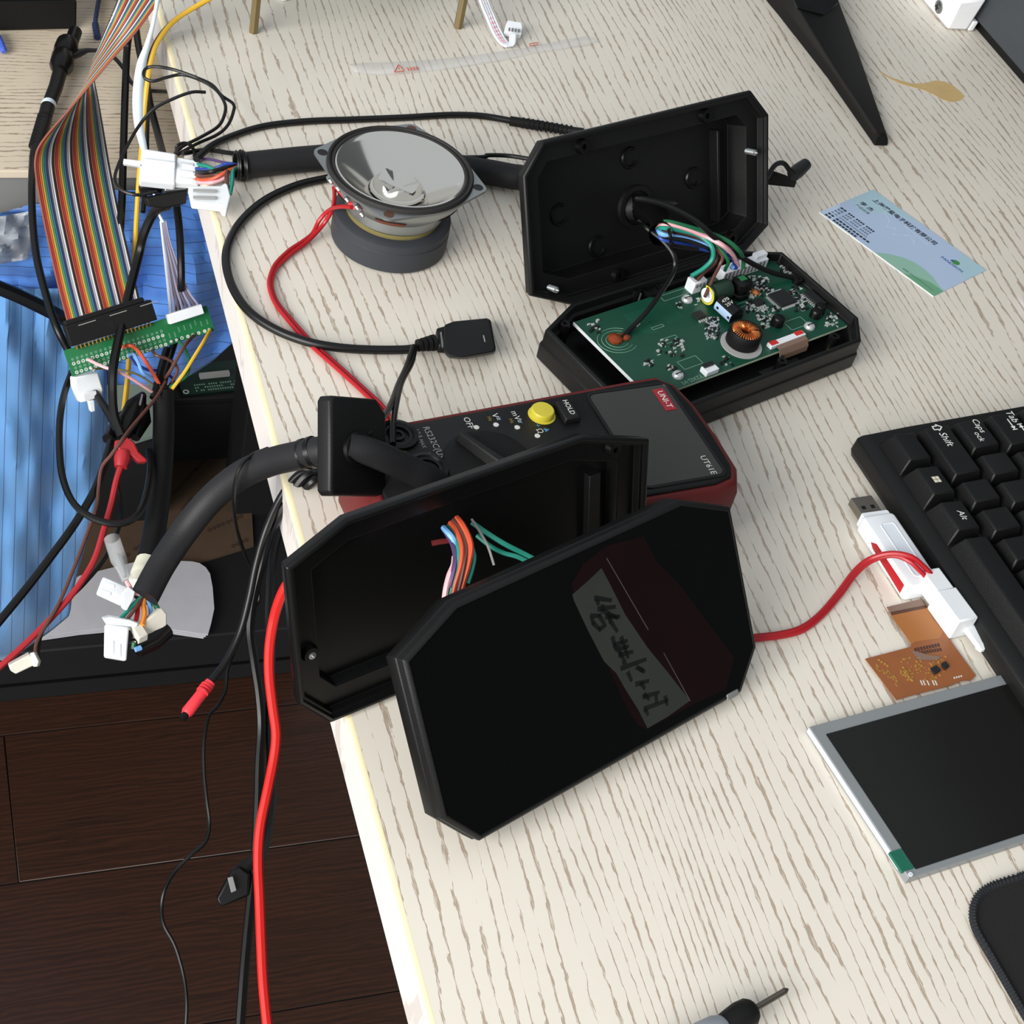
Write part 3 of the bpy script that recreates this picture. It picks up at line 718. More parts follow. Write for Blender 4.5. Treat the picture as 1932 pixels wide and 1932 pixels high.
# ---- shell C and front panel D
ocC = octo(tr=(35, 12.5))
hC = thing('rear_shell', 'black octagonal rear shell propped open behind the glossy front panel', 'housing', (200, 418, 0))
shell(TC, ocC, 7, 6).build('shell', 'black_smooth', hC, bevel=.5)
screw(TC, -77.5, -11.5, -5, -2.5, hC); boss(TC, -77.5, -11.5, -5.4, -2.6, 3.4, 1.3).build('screw_boss', 'black_smooth', hC, smooth=True)
boss(TC, 70, 31.5, -5.4, -2.4, 3.2, 1.3).build('screw_boss', 'black_smooth', hC, smooth=True)
MB(TC).box(60, 66, -24, 20, -11, -7).build('inner_rib', 'black', hC, bevel=.3)
wc = thing('shell_loom', 'fan of coloured wires passing between the propped shell and the front panel', 'wire', TC((-10,0,-2)))
def wC(lst, r, mat):
    pts = []
    for px, py, off in lst: pts.append(H(px, py, TC((0,0,off)), TC.z))
    return MB().tube(cat(pts, 6), r, 7).build('wire', mat, wc, smooth=True)
wC([(862,978,-4),(872,990,2),(883,1012,8),(888,1034,12),(883,1063,15),(873,1098,17),(868,1118,18)], 1.35, 'orange_wire')
wC([(856,982,-4),(867,995,2),(876,1018,8),(879,1040,12),(875,1063,15),(868,1096,17),(862,1120,18)], 1.15, 'brown_wire')
wC([(850,987,-4),(860,1000,2),(868,1020,8),(871,1040,12),(868,1066,15),(858,1100,17),(852,1124,18)], 1.2, 'orange_wire')
wC([(845,993,-4),(854,1006,2),(862,1024,8),(865,1044,12),(862,1070,15),(853,1104,17),(846,1128,18)], .9, 'teal_wire')
wC([(838,999,-4),(846,1012,2),(855,1030,8),(859,1050,12),(857,1072,15),(848,1108,17)], 1.1, 'purple_wire')
wC([(837,996,-3),(846,1006,3),(855,1018,6),(862,1040,10)], 1.2, 'sky_wire')
wC([(858,1050,11),(856,1066,13),(848,1085,15),(842,1108,17),(839,1128,18)], 1.15, 'pink_wire')
wC([(872,1000,0),(888,1030,10),(894,1050,13),(890,1075,15),(882,1100,17)], 1.0, 'teal_wire')
wC([(890,980,-5),(902,998,0),(920,1030,8),(932,1066,12)], .55, 'light_grey')
wC([(890,985,-5),(915,1003,0),(950,1025,6),(985,1043,10),(1010,1056,14)], 1.1, 'teal_wire')
wC([(900,1010,-4),(925,1030,2),(950,1043,6),(975,1050,10),(1000,1062,14)], 1.0, 'teal_wire')
wC([(815,1025,-5),(830,1022,-4),(845,1020,-3)], 1.2, 'red_body')

ocD = octo()
hD = thing('front_panel', 'closed glossy black octagonal display panel leaning in front of the open shell', 'display panel', TD((0,-44,-12)))
gl = inset(ocD, 1.6)
L = [lp(inset(ocD, 1.2), -12.6), lp(inset(ocD, -.4), -11.6), lp(inset(ocD, -.8), -5.2), lp(inset(ocD, -.4), -4.9), lp(inset(ocD, -.4), -1.2), lp(inset(ocD, .8), -.1), lp(inset(ocD, 1.5), 0), lp(inset(ocD, 1.8), -.4)]
MB(TD).loft(L).build('bezel', 'black', hD, bevel=.35)
MB(TD).loft([lp(inset(ocD, 1.9), -.38), lp(inset(ocD, 2.0), -.15)]).build('glass', 'glass_black', hD)
def dl(px, py): v = TD.loc(px, py, 0); return (v[0], v[1])
tp = [(1080,1122),(1110,1096),(1135,1072),(1150,1100),(1180,1160),(1222,1222),(1258,1266),(1302,1322),(1260,1352),(1222,1374),(1205,1340),(1180,1300),(1163,1270),(1140,1248),(1110,1190),(1084,1135)]
fl_ = [(1080,1100),(1100,1065),(1145,1030),(1215,1012),(1240,1060),(1280,1100),(1340,1180),(1385,1240),(1370,1300),(1310,1328),(1222,1376),(1204,1368),(1180,1330),(1150,1262),(1084,1135)]
MB(TD).prism([dl(*p) for p in fl_], -.14, -.10).build('red_patch', 'dark_red', hD, label='dark red area on the glossy panel')  # irregular dark red polygon laid over the glass
tpo = MB(TD).prism([dl(*p) for p in tp], -.10, -.04).build('grey_strip', 'strip_grey', hD, label='grey strip with brushed black characters')  # long grey polygon above the red one
def zz(x, y): return dl(1040+x/4.83, 1000+y/4.83)
for s in [((400,620),(545,640)),((420,640),(430,675)),((430,720),(580,700)),((470,690),(460,740)),((480,740),(600,800)),((500,790),(620,790)),((540,830),(600,920)),((520,760),(540,840)),
          ((365,785),(440,780)),((370,790),(380,850)),((440,780),(490,870)),((385,850),(440,905)),((440,905),(490,870)),
          ((560,980),(590,1090)),((570,1050),(690,1010)),((600,1090),(700,1060)),((620,1140),(740,1110)),((640,980),(700,1160)),((600,1060),(670,1200)),((640,1260),(860,1180)),((660,1200),(690,1250)),((780,1250),(850,1290)),((700,1300),(730,1370)),((830,1280),(800,1260)),
          ((775,1405),(885,1375)),((820,1400),(850,1440)),((840,1520),(980,1480)),((850,1500),(890,1540)),((955,1490),(960,1570)),((850,1630),(1060,1550)),((860,1640),(880,1680)),((1040,1520),(1055,1590))]:
    a, b = Vector(zz(*s[0])), Vector(zz(*s[1])); t = (b-a).normalized()*.5; nn = Vector((-t.y, t.x))*2.2
    MB(TD).prism([tuple(a-t+nn), tuple(b+t+nn*.7), tuple(b+t-nn*.7), tuple(a-t-nn)], -.04, -.02).build('brush_stroke', 'ink', tpo)
MB(TD).prism([dl(1144,1053), dl(1145.4,1052.5), dl(1224,1188), dl(1222.6,1188.6)], -.10, -.03).build('thin_line', 'line_grey', hD)  # fine grey line across the panel
MB(TD).prism([dl(1252,1232), dl(1253,1231.5), dl(1303,1322), dl(1301.6,1323)], -.10, -.03).build('thin_line', 'line_grey', hD)
MB(TD).box(dl(1384,1310)[0]-4, dl(1384,1310)[0]+3, -HH/2-.3, -HH/2+2.4, -2.2, .3).build('clear_tab', 'mid_grey', hD, bevel=.4, label='small cloudy plastic tab on the lower corner')
# ================================================================ multimeter
ma = math.radians(7)
TM = frame((254,477,0), (math.cos(ma), math.sin(ma), 0), (0,0,1))
mm = thing('multimeter', 'handheld digital multimeter with a dark red rubber edge, lying behind the black panel', 'multimeter', (254,477,0))
mo = [(-80,-22),(-74,-32),(-64,-35),(78,-35),(90,-32),(95.5,-22),(96.5,0),(96,22),(93,38),(84,46.5),(70,46),(-66,39),(-75,36),(-80,27)]
MB(TM).loft([lp(inset(mo,3),0), lp(inset(mo,.6),2), lp(mo,8), lp(inset(mo,.3),30), lp(inset(mo,2),35), lp(inset(mo,4.2),36.6), lp(inset(mo,5.2),36.0), lp(inset(mo,20),36)]).build('red_holster', 'red_body', mm, bevel=.8)
MB(TM).loft([lp(inset(mo,5.2),34), lp(inset(mo,5.4),37), lp(inset(mo,6.6),37.8)]).build('face', 'meter_face', mm, bevel=.4)
scp = rounded(42, 84, -26, 36, 3, 3)
MB(TM).loft([lp(inset(scp,-1.6),37.7), lp(inset(scp,-1.2),38.6), lp(scp,38.6), lp(inset(scp,.4),38.1), lp(inset(scp,9),38.1)], False, True).build('screen_bezel', 'black_smooth', mm)
MB(TM).prism(inset(scp,.4), 38.05, 38.3).build('screen', 'meter_glass', mm, label='dull grey unlit screen')
c = TM.loc(1024,776,40); MB(TM).lathe([(6.6,37.6),(6.4,38),(5.6,38.1),(5.5,40.6),(4.9,41.3),(.1,41.5)], 28, (c[0],c[1],0)).build('button', 'yellow_button', mm, smooth=True, label='round yellow button')
c = TM.loc(1072,771,41); o = MB(TM).box(c[0]-4.4, c[0]+4.4, c[1]-6.8, c[1]+6.6, 37.6, 41, .6, .6).build('button', 'meter_face', mm, bevel=.8, label='black hold button')
def mtext(s, px, py, size, mat, z=37.95, parent=mm, **k):
    c = TM.loc(px, py, z); return text(s, TM, c[0], c[1], z, size, mat, parent, rot=-math.pi/2, **k)
mtext('HOLD', 1073, 768, 3.6, 'print_white', 41.1, o, bold=.03)
c = TM.loc(898, 878, 40); dc = (c[0]+7.5, c[1]+1.5)
dial = MB(TM).lathe([(21,37.6),(20.6,38.6),(19.6,39.2),(17,39.5),(.1,39.8)], 40, (dc[0],dc[1],0)).build('dial', 'black_matte', mm, smooth=True)
da = math.radians(118)
Tdl = frame(TM((dc[0],dc[1],39.4)), TM.x*math.cos(da)+TM.y*math.sin(da), (0,0,1))
MB(Tdl).loft([[( -17,-4,0),(-17,4,0),(19,2.2,0),(19,-2.2,0)],[(-16,-2.0,6),(-16,2.0,6),(18,1.2,5),(18,-1.2,5)]]).build('knob', 'meter_face', dial, bevel=.7)
for px, py in ((899,806),(936,801),(976,806),(1014,822)):
    c = TM.loc(px, py, 38); MB(TM).lathe([(1.3,37.8),(1.3,38.05),(.1,38.1)], 14, (c[0],c[1],0)).build('range_dot', 'print_white', mm)
mtext('OFF', 884, 798, 4.4, 'print_white')
mtext('V', 934, 784, 4.6, 'print_white'); mtext('=', 939, 790, 3.6, 'print_white'); mtext('~', 944, 789, 4.6, 'print_blue'); mtext('Hz', 924, 790, 2.6, 'print_yellow')
mtext('mV', 973, 784, 4.4, 'print_white'); mtext('=', 979, 795, 3.6, 'print_white'); mtext('~', 984, 795, 4.6, 'print_blue'); mtext('Hz', 965, 794, 2.6, 'print_yellow')
mtext('Ω', 1018, 813, 4.2, 'print_white'); mtext('+', 1014, 803, 4.6, 'print_blue'); mtext('▲', 1031, 811, 3.2, 'print_blue')
mtext('RS232C(USB)', 821, 840, 4.3, 'print_grey', bold=.02); mtext('10A', 788, 818, 3.8, 'print_grey'); mtext('MAX', 797, 837, 2.6, 'print_grey'); mtext('mA', 813, 862, 4.2, 'print_grey')
mtext('UT61E', 1336, 877, 4.4, 'print_white', 38.4)
c = TM.loc(1254,753,38.7); MB(TM).box(c[0]-2.9,c[0]+2.9,c[1]-7.4,c[1]+7.4,38.3,38.62).build('brand_plate', 'print_red', mm)
mtext('UNI-T', 1254, 753, 4.4, 'print_white', 38.7, bold=.03)
def jack(px, py):
    c = TM.loc(px, py, 38)
    return MB(TM).lathe([(9.5,37.5),(9.2,39.2),(7.4,39.6),(6.6,38.8),(5.2,38.8),(5.0,36),(3.4,36),(3.2,38.6),(2.0,38.6),(1.9,34)], 28, (c[0],c[1],0), False, True).build('jack', 'black_smooth', mm, smooth=True)
jack(750, 822); jack(806, 885)
mtext('mV', 762, 851, 2.6, 'print_yellow')
MB(TM).box(-66, -40, -26, -20, 37.8, 38.0).build('grey_label', 'sage', mm)

# ================================================================ cable flange with hose and tube
ph = math.radians(52)
fn = RX*math.sin(ph)-FW*math.cos(ph); fu = RX*math.cos(ph)+FW*math.sin(ph)
TF = frame(P(678,843,56), fu, fn)
fg = thing('cable_flange', 'square black flange on a thick hose beside the meter jacks', 'cable flange', P(660, 930, 38))
w, h = 17.0, 20.6
po = [(-w+1.5,h),(w-6,h),(w,h-6),(w,-h+4),(w-3,-h),(-w+2,-h),(-w,-h+2),(-w,h-2)]
MB(TF).loft([lp(inset(po,2.0),-9), lp(po,-7.6), lp(po,-1.2), lp(inset(po,1.0),0)]).build('plate', 'black', fg, bevel=.6)
MB(TF).lathe([(7.8,-.5),(7.4,1.6),(6.4,2.2)], 24, (-2,-1,0)).build('collar', 'black_smooth', fg, smooth=True)
tb0 = TF((-2,-1,0))
MB().tube(cat([tb0+(tb0-P(720,864,52)).normalized()*4, P(690,850,56), P(725,864,52), P(765,882,46), P(805,902,40), P(845,925,30)], 6), 6.0, 18).build('tube', 'hose', fg, smooth=True)
hs_ = cat([TF((-2,-1,-5)), P(598,852,46), P(560,860,38), P(510,872,26), P(455,896,12), P(400,940,-4), P(350,1000,-18), P(305,1066,-27), P(272,1128,-32)], 7)
MB().tube(hs_, 6.3, 20, caps=True).build('hose', 'hose', fg, smooth=True)
for px, py, z in ((590,853,44.5),(575,857,41)): MB().tube([P(px+4,py-1,z+.6), P(px-4,py+1,z-.6)], 6.9, 20).build('tape_band', 'black_smooth', fg, smooth=True)
# wires and connectors at the hose end
E2 = P(272,1122,-32)
def wE(lst, r, mat): return MB().tube(cat([E2]+[P(*a) for a in lst], 5), r, 7).build('wire', mat, fg, smooth=True)
wE([(250,1142,-33),(238,1155,-34),(224,1172,-34)], 1.0, 'teal_wire'); wE([(256,1146,-33),(246,1160,-34),(234,1176,-35)], .9, 'brown_wire')
wE([(261,1142,-35),(259,1158,-36),(256,1172,-36)], 1.05, 'red_wire'); wE([(271,1142,-35),(273,1160,-36),(268,1180,-36)], 1.15, 'orange2_wire')
wE([(282,1142,-36),(284,1155,-38),(283,1168,-38)], .9, 'sky_wire'); wE([(292,1140,-36),(298,1150,-38),(302,1160,-38)], 1.2, 'green_wire')
wE([(252,1118,-30),(244,1106,-28),(238,1096,-27)], 1.0, 'pink_wire')
def px_box(name, q, z, depth, mat, parent, bev=.5, lab=None):
    pts = [P(x,y,(z if not isinstance(z, (list,tuple)) else z[i])) for i,(x,y) in enumerate(q)]
    A_m = np.array([[1, p.x, p.y] for p in pts]); cf = np.linalg.lstsq(A_m, np.array([p.z for p in pts]), rcond=None)[0]
    n = Vector((-cf[1], -cf[2], 1)).normalized(); c_ = sum(pts, Vector())/len(pts); c_.z = cf[0]+cf[1]*c_.x+cf[2]*c_.y
    pts = [H(x, y, c_, n) for x, y in q]
    if n.dot(FW) > 0: n = -n
    return MB().slab(pts, -n*depth).build(name, mat, parent, bevel=bev, label=lab)
# vertical two-pole connector
k1 = px_box('connector', [(199,1177),(244,1182),(239,1247),(198,1240)], [-34,-36,-44,-43], 5, 'nylon', fg, .8, 'two-pole white connector hanging straight down')
px_box('flange_lip', [(194,1168),(207,1164),(246,1170),(262,1176),(258,1184),(200,1178)], [-31,-31,-33,-35,-36,-34], 4, 'nylon', k1, .5)
for a, b in ((209,1208),(222,1214)): px_box('terminal', [(a,b),(a+7,b),(a+7,b+24),(a,b+24)], -32, 1.0, 'white_plastic', k1, .3)
k2 = px_box('connector', [(184,1116),(195,1087),(247,1108),(236,1140)], [-30,-28,-31,-34], 5, 'nylon', fg, .8, 'white connector pointing left from the hose end')
px_box('flange_lip', [(232,1118),(243,1106),(256,1116),(252,1132),(240,1152),(232,1146)], [-27,-26,-28,-30,-32,-31], 3, 'nylon', k2, .5)
for a, b in ((198,1096),(191,1110)): px_box('terminal', [(a,b),(a+20,b+7),(a+18,b+13),(a-2,b+6)], -24.5, 1.0, 'white_plastic', k2, .3)
k3 = px_box('connector', [(262,1180),(306,1146),(316,1158),(316,1180),(271,1222),(256,1212)], [-36,-34,-36,-40,-43,-41], 5, 'nylon_old', fg, .8, 'grubby white multi-pole connector below the hose end')
px_box('wall', [(246,1176),(262,1168),(280,1196),(262,1204)], -36, 5, 'nylon_old', k3, .5)
MB().tube([P(258,1222,-44), P(290,1208,-44), P(312,1188,-44)], 4.4, 14).build('sleeve_stub', 'black_smooth', fg, smooth=True)
MB().tube([P(253,1212,-42), P(251,1224,-44)], 1.3, 7).build('wire', 'green_wire', fg, smooth=True)
MB().tube([P(255,1226,-40), P(266,1222,-40)], 1.2, 7).build('wire', 'sky_wire', fg, smooth=True)
ts = thing('terminal_sleeve', 'clear plastic sleeved crimp terminal beside the cream tape', 'terminal', P(222,1050,-34))
MB().tube([P(211,1016,-26), P(224,1056,-27), P(231,1072,-27), P(242,1098,-27)], [3.6,3.7,2.7,2.5], 14, caps=False).build('sleeve', 'clear', ts, smooth=True)
MB().tube([P(220,1048,-27), P(226,1062,-27), P(236,1088,-27)], [1.8,1.9,1.0], 8).build('crimp', 'zinc', ts, smooth=True)

# ================================================================ speaker
sp = thing('speaker', 'bare round loudspeaker with a shiny silver cone resting on its magnet', 'speaker', (242, 687, 0))
d1 = P(900.5,351.4,45)-P(610.7,286.1,45); TS = frame((241.4,688,0), d1, (0,0,1))
MB(TS).lathe([(28,0),(31,1.2),(31.4,3),(31.4,12.6),(31.0,13),(31.4,13.4),(31.2,17.4),(29.5,18.4),(12,18.4)], 48).build('magnet', 'magnet', sp, smooth=True)
MB(TS).lathe([(25.4,18.4),(25.6,19.6),(24.6,20.4)], 48, (0,0,0), False, False).build('felt_ring', 'yellow_felt', sp, smooth=True)
n = 48; out = []
def plate_r(a):
    m = 0
    for k in range(4):
        d = (a-k*math.pi/2+math.pi) % (2*math.pi)-math.pi; Rc = 46.5; R0 = 38.9
        if abs(d) < math.acos(R0/Rc):
            m = max(m, min(R0/math.cos(math.acos(R0/Rc)-abs(d)), 45.6))
    return max(m, 38.9)
N = 144
pr = [(plate_r(2*math.pi*k/N), 2*math.pi*k/N) for k in range(N)]
def ringpts(f, z): return [(f(r,a)*math.cos(a), f(r,a)*math.sin(a), z) for r, a in pr]
MB(TS).loft([ringpts(lambda r,a: 33, 43.2), ringpts(lambda r,a: r, 43.2), ringpts(lambda r,a: r, 44.4), ringpts(lambda r,a: 34, 44.4)], False, False).build('frame_plate', 'zinc', sp, smooth=True)
for k in range(4):
    a = k*math.pi/2; MB(TS).lathe([(2.7,44.2),(2.7,44.55),(1.0,44.5)], 14, (41.2*math.cos(a), 41.2*math.sin(a), 0), False, True).build('screw_hole', 'ink' if k % 2 == 0 else 'flex_dark', sp)
MB(TS).lathe([(37.5,43.4),(36.6,39),(33,33.5),(26.8,27.6),(26.4,22),(25,21.4)], 48, (0,0,0), False, False).build('basket', 'zinc', sp, smooth=True)
for k in range(6):
    a0 = math.radians(18+60*k)
    MB(TS).loft([[(r*math.cos(a0+t), r*math.sin(a0+t), z) for t in [math.radians(4*j) for j in range(8)]] for r, z in ((34.6,34.9),(29.6,29.8))], False, False, closed=False).build('basket_window', 'amber', sp)
MB(TS).lathe([(38.7,44.4),(38.6,45.6),(37.8,46.4),(36.9,46.2),(36.2,45.2),(35.4,45.9),(34.6,45.9),(33.8,45.0),(33.2,44.4)], 64, (0,0,0), False, False).build('surround', 'rubber', sp, smooth=True)
MB(TS).lathe([(34.2,45.4),(33.4,45.8),(32.6,44.9),(31.8,44.5),(31.2,43.9),(16,32.6),(13.4,31.2)], 96, (0,0,0), False, False).build('cone', 'cone_silver', sp, smooth=True)
MB(TS).lathe([(14.6,32.4),(14.2,33.6),(13.2,33.9),(12.6,33.0)], 48, (0,0,0), False, False).build('cone_ring', 'cone_silver', sp, smooth=True)
b = MB(TS); L = []
for r, z, am in ((13.0,33.0,0),(12.0,35.6,.6),(10.6,37.6,1.4),(8.0,36.6,.8),(4.6,34.8,.2),(.3,34.2,0)):
    L.append([((r)*math.cos(t), (r)*math.sin(t), z+am*math.cos(5*t)) for t in [2*math.pi*k/40 for k in range(40)]])
b.loft(L, False, True).build('dust_cap', 'cone_silver', sp, smooth=True, label='dented mirror-bright dust cap')
# terminals on the left flank
def SP(px, py, z): return P(px, py, z)
MB().slab([P(624,336,42), P(640,340,43), P(682,382,41.5), P(682,397,38.5), P(664,394,37), P(630,354,39)], (1.0,1.5,0)).build('terminal_board', 'red_fibre', sp)
for px, py, z in ((622,338,42),(636,352,41.5),(653,373,41),(672,388,40),(681,401,38.5)):
    MB().tube([P(px-3,py-4,z+1.5), P(px,py,z), P(px+5,py+8,z-1)], [1.2,1.4,.9], 8).build('terminal', 'zinc', sp, smooth=True)

# speaker cable: two red cores
sc_ = thing('speaker_cable', 'red twin-core cable from the speaker to the white plug by the keyboard', 'cable', P(560, 500, 0))
pa_ = [(664,391,38),(642,390,30),(622,396,17),(603,415,9),(590,440,4),(572,455,2.6),(545,473,2.2),(520,498,2.2),(510,520,2.2),(508,540,2.2),(518,570,2.2),(540,600,2.2),(580,645,2.2),(630,690,2.2),(680,735,2.2),(715,770,2.2),(735,800,2.2)]
pb_ = [(630,354,40),(631,372,30),(627,395,18),(614,418,9),(596,440,4.5),(575,460,2.4),(548,480,1.8),(525,502,1.6),(515,522,1.6),(513,542,1.6),(523,570,1.6),(547,600,1.6),(588,645,1.6),(638,690,1.6),(688,735,1.6),(723,768,1.6),(742,798,1.6)]
MB().tube(pp(pa_), 1.15, 8).build('core', 'red_wire', sc_, smooth=True); MB().tube(pp(pb_), 1.15, 8).build('core', 'red_wire', sc_, smooth=True)
MB().tube(pp([(1395,1204,2.5),(1425,1201,2),(1470,1196,2),(1510,1185,2),(1545,1160,2),(1580,1120,3),(1612,1078,6),(1640,1055,10),(1680,1044,16),(1718,1050,18),(1742,1068,15),(1760,1088,11)]), 1.3, 8).build('core', 'red_wire', sc_, smooth=True)
MB().tube(pp([(1395,1210,1.6),(1428,1206,1.4),(1472,1201,1.4),(1514,1190,1.4),(1550,1163,1.4),(1586,1122,2),(1616,1082,5),(1646,1058,9),(1684,1048,14),(1714,1058,16),(1734,1075,14),(1752,1094,10)]), 1.2, 8).build('core', 'red_wire', sc_, smooth=True)

# thin black cord over the top of the speaker, with a ribbed strain relief
tc = thing('jack_cord', 'slim black cord arching behind the speaker to a ribbed strain relief', 'cable', P(700, 232, 0))
MB().tube(pp([(370,300,6),(400,275,4),(440,256,2.5),(500,238,2),(580,229,2),(660,226,2),(760,222,2),(850,217,2),(910,219,2),(965,228,3)]), 2.0, 10).build('cord', 'black_cable', tc, smooth=True)
MB().tube(pp([(962,228,3.2),(1000,234,3.5),(1040,240,4),(1076,247,5),(1100,250,7)]), [2.9]*10+[2.7]*15, 12).build('strain_relief', 'black_matte', tc, smooth=True)
for k in range(11):
    t = k/10; c0 = P(985+90*t, 231.5+15*t, 3.4+1.5*t); c1_ = P(988+90*t, 232+15*t, 3.4+1.5*t); MB().tube([c0, c1_], 3.3, 12).build('rib', 'black_matte', tc, smooth=True)
# cords passing behind the speaker to the shell
cable('slim_cord', pp([(345,290,6),(390,283,3),(450,290,2),(560,292,2),(880,297,12),(920,293,13),(960,294,14),(1000,300,16)]), 1.3, 'black_cable', 'slim black cord between speaker rim and standing shell, above the thick loom')

# USB extension cable looping in front
uc = thing('usb_cable', 'black cable looping round the left of the speaker to a black socket plug', 'cable', P(500, 560, 0))
MB().tube(pp([(700,322,4),(660,328,3),(620,336,2.6),(560,350,2.4),(500,378,2.4),(455,418,2.4),(431,460,2.4),(427,500,2.4),(440,545,2.4),(470,588,2.4),(520,622,2.4),(580,645,3.4),(640,656,3.6),(700,660,3.6),(760,660,4),(785,657,5)]), 2.3, 10).build('cord', 'black_cable', uc, smooth=True)
up_ = [(838,617),(856,610),(918,604),(926,607),(936,662),(932,668),(874,678),(846,676),(836,664)]
MB().loft([[P(x,y,2) for x,y in up_], [P(x,y-4,11) for x,y in up_]]).build('plug_shell', 'black', uc, bevel=1.2)
MB().slab([P(x,y,2.5) for x,y in [(820,634),(842,628),(846,668),(824,667)]], (0,0,5.5)).build('plug_neck', 'black', uc, bevel=1)
MB().slab([P(x,y,8.2) for x,y in [(830,628),(833,627),(837,656),(834,657)]], (0,0,.4)).build('grey_edge', 'mid_grey', uc)  # narrow mid-grey strip across the plug neck
MB().slab([P(x,y,11.05) for x,y in [(911,633),(913,632.6),(916,645),(914,645.4)]], (0,0,.15)).build('seam_mark', 'print_grey', uc)
for k in range(4):
    x = 788+k*9; MB().tube([P(x,652-k*1.6,5.6), P(x+5,651-k*1.6,5.6)], [3.2+k*.35]*2, 12).build('relief_ring', 'black_matte', uc, smooth=True)
MB().tube(pp([(780,654,7),(768,690,12),(752,725,22),(738,762,36),(718,795,50),(700,815,56),(680,825,56)]), 1.5, 9).build('tail_wire', 'black_cable', uc, smooth=True)
MB().tube(pp([(783,655,6),(776,685,10),(758,720,20),(748,760,34),(742,800,40),(741,838,40)]), 1.5, 9).build('tail_wire', 'black_cable', uc, smooth=True)
# ================================================================ business card
o_ = P(1546.3,399.8,.4)
TK = frame(o_, P(1763.7,560.1,.4)-o_, (0,0,1))
card = thing('business_card', 'pale blue business card with Chinese print lying on the bare desk', 'business card', P(1705,458,0))
CW, CHh = 90.0, 53.5
MB(TK).box(0, CW, 0, CHh, -.35, 0).build('sheet', 'card_blue', card)
MB(TK).box(0, CW, -.5, .0, -.38, .05).build('white_edge', 'card_edge', card)
MB(TK).prism([(0,CHh),(0,30),(12,26),(18,34),(26,46),(40,CHh)], 0, .02).build('teal_wash', 'card_teal', card)
MB(TK).prism([(0,20),(0,0),(10,0),(8,6),(4,14)], 0, .02).build('blue_wash', 'card_print', card)
MB(TK).prism([(72,CHh),(75,45),(82,36),(CW,30),(CW,CHh)], 0, .02).build('teal_wash', 'card_teal', card)
MB(TK).prism([(44,0),(49,7),(56,13),(63,16),(70,16.5),(78,15),(84,12),(CW,10),(CW,0)], 0, .02).build('green_wash', 'card_green', card)
MB(TK).prism([(66,0),(72,5),(80,9),(CW,9.5),(CW,0)], .02, .04).build('green_wash', 'card_green2', card)
def kt(s, px, py, size, mat='card_ink', rot=0, **k):
    v = TK.loc(px, py, 0); return text(s, TK, v[0], v[1], .07, size, mat, card, rot=rot, **k)
a, b = TK.loc(1646,377,0), TK.loc(1768,461,0)
text('上海磐玺电子科技有限公司', TK, (a[0]+b[0])/2, (a[1]+b[1])/2, .07, 4.6, 'card_ink', card, sx=(b[0]-a[0])/(12*4.6)*1.0, bold=.12)
kt('李 杰', 1635, 390, 4.4, bold=.1); kt('产品经理', 1627, 395, 2.7)
y_ = TK.loc(1622,415,0)
def blur_row(x, y, spec, h, mat):
    mk = MB(TK); cx = x
    for w_, gap in spec:
        mk.box(cx, cx+w_, y-h/2, y+h/2, .05, .07); cx += w_+gap
    return mk.build('small_print', mat, card)
v = TK.loc(1597,393,0)
for i, (n1, rest) in enumerate(((2, [(1.2,.5)]*3+[(0,1.2)]+[(1.2,.5)]*4+[(0,1.2)]+[(1.2,.5)]*4), (2, [(1.2,.5)]*3+[(0,1.2)]+[(1.2,.5)]*4+[(0,1.2)]+[(1.2,.5)]*4), (2, [(1.2,.5)]*3+[(0,1.2)]+[(1.2,.5)]*4+[(0,1.2)]+[(1.2,.5)]*4), (2, [(1.0,.4)]*16), (2, [(2.0,.7)]*10), (2, [(1.8,.6)]*8))):
    blur_row(v[0]-2.2, v[1]-3.0-i*3.0, [(1.9,.6)]*n1+[(0,1.4)]+rest, 1.7 if i not in (3,) else 1.1, 'card_ink' if i in (0,4,5) else 'card_soft')
v = TK.loc(1800,497,0)
text('PANDSION', TK, v[0], v[1]-2.2, .07, 3.3, 'card_blue_ink', card, bold=.05)
lf = MB(TK).prism([(v[0]-2.6+2.8*math.cos(t)*.9+2.6, v[1]+1.9+2.4*math.sin(t), 0)[:2] for t in [2*math.pi*k/14 for k in range(14)]], .02, .06).build('logo', 'card_leaf', card)
MB(TK).prism([(v[0]-3.6,v[1]+.4),(v[0]-1.8,v[1]+.2),(v[0]-1.4,v[1]+3.0),(v[0]-2.6,v[1]+2.2)], .06, .08).build('logo_mark', 'card_blue_ink', lf)
v = TK.loc(1733,528,0); blur_row(v[0]-12, v[1], [(1.2,.3)]*3+[(0,.8)]+[(1.0,.5)]*12, 1.1, 'card_web')
g = MB(TK); pts = [(20,40),(27,36),(31,29),(34,33),(38,27),(42,33),(46,38),(50,32),(36,41),(55,39)]
for p, q in zip(pts[:-1], pts[1:]):
    a, b = Vector(p), Vector(q); t = (b-a).normalized(); n_ = Vector((-t.y,t.x))*.13; g.prism([tuple(a+n_),tuple(b+n_),tuple(b-n_),tuple(a-n_)], .02, .05)
for p in pts: g.prism([(p[0]+.5*math.cos(k), p[1]+.5*math.sin(k)) for k in range(6)], .02, .055)
g.build('line_pattern', 'card_print', card)

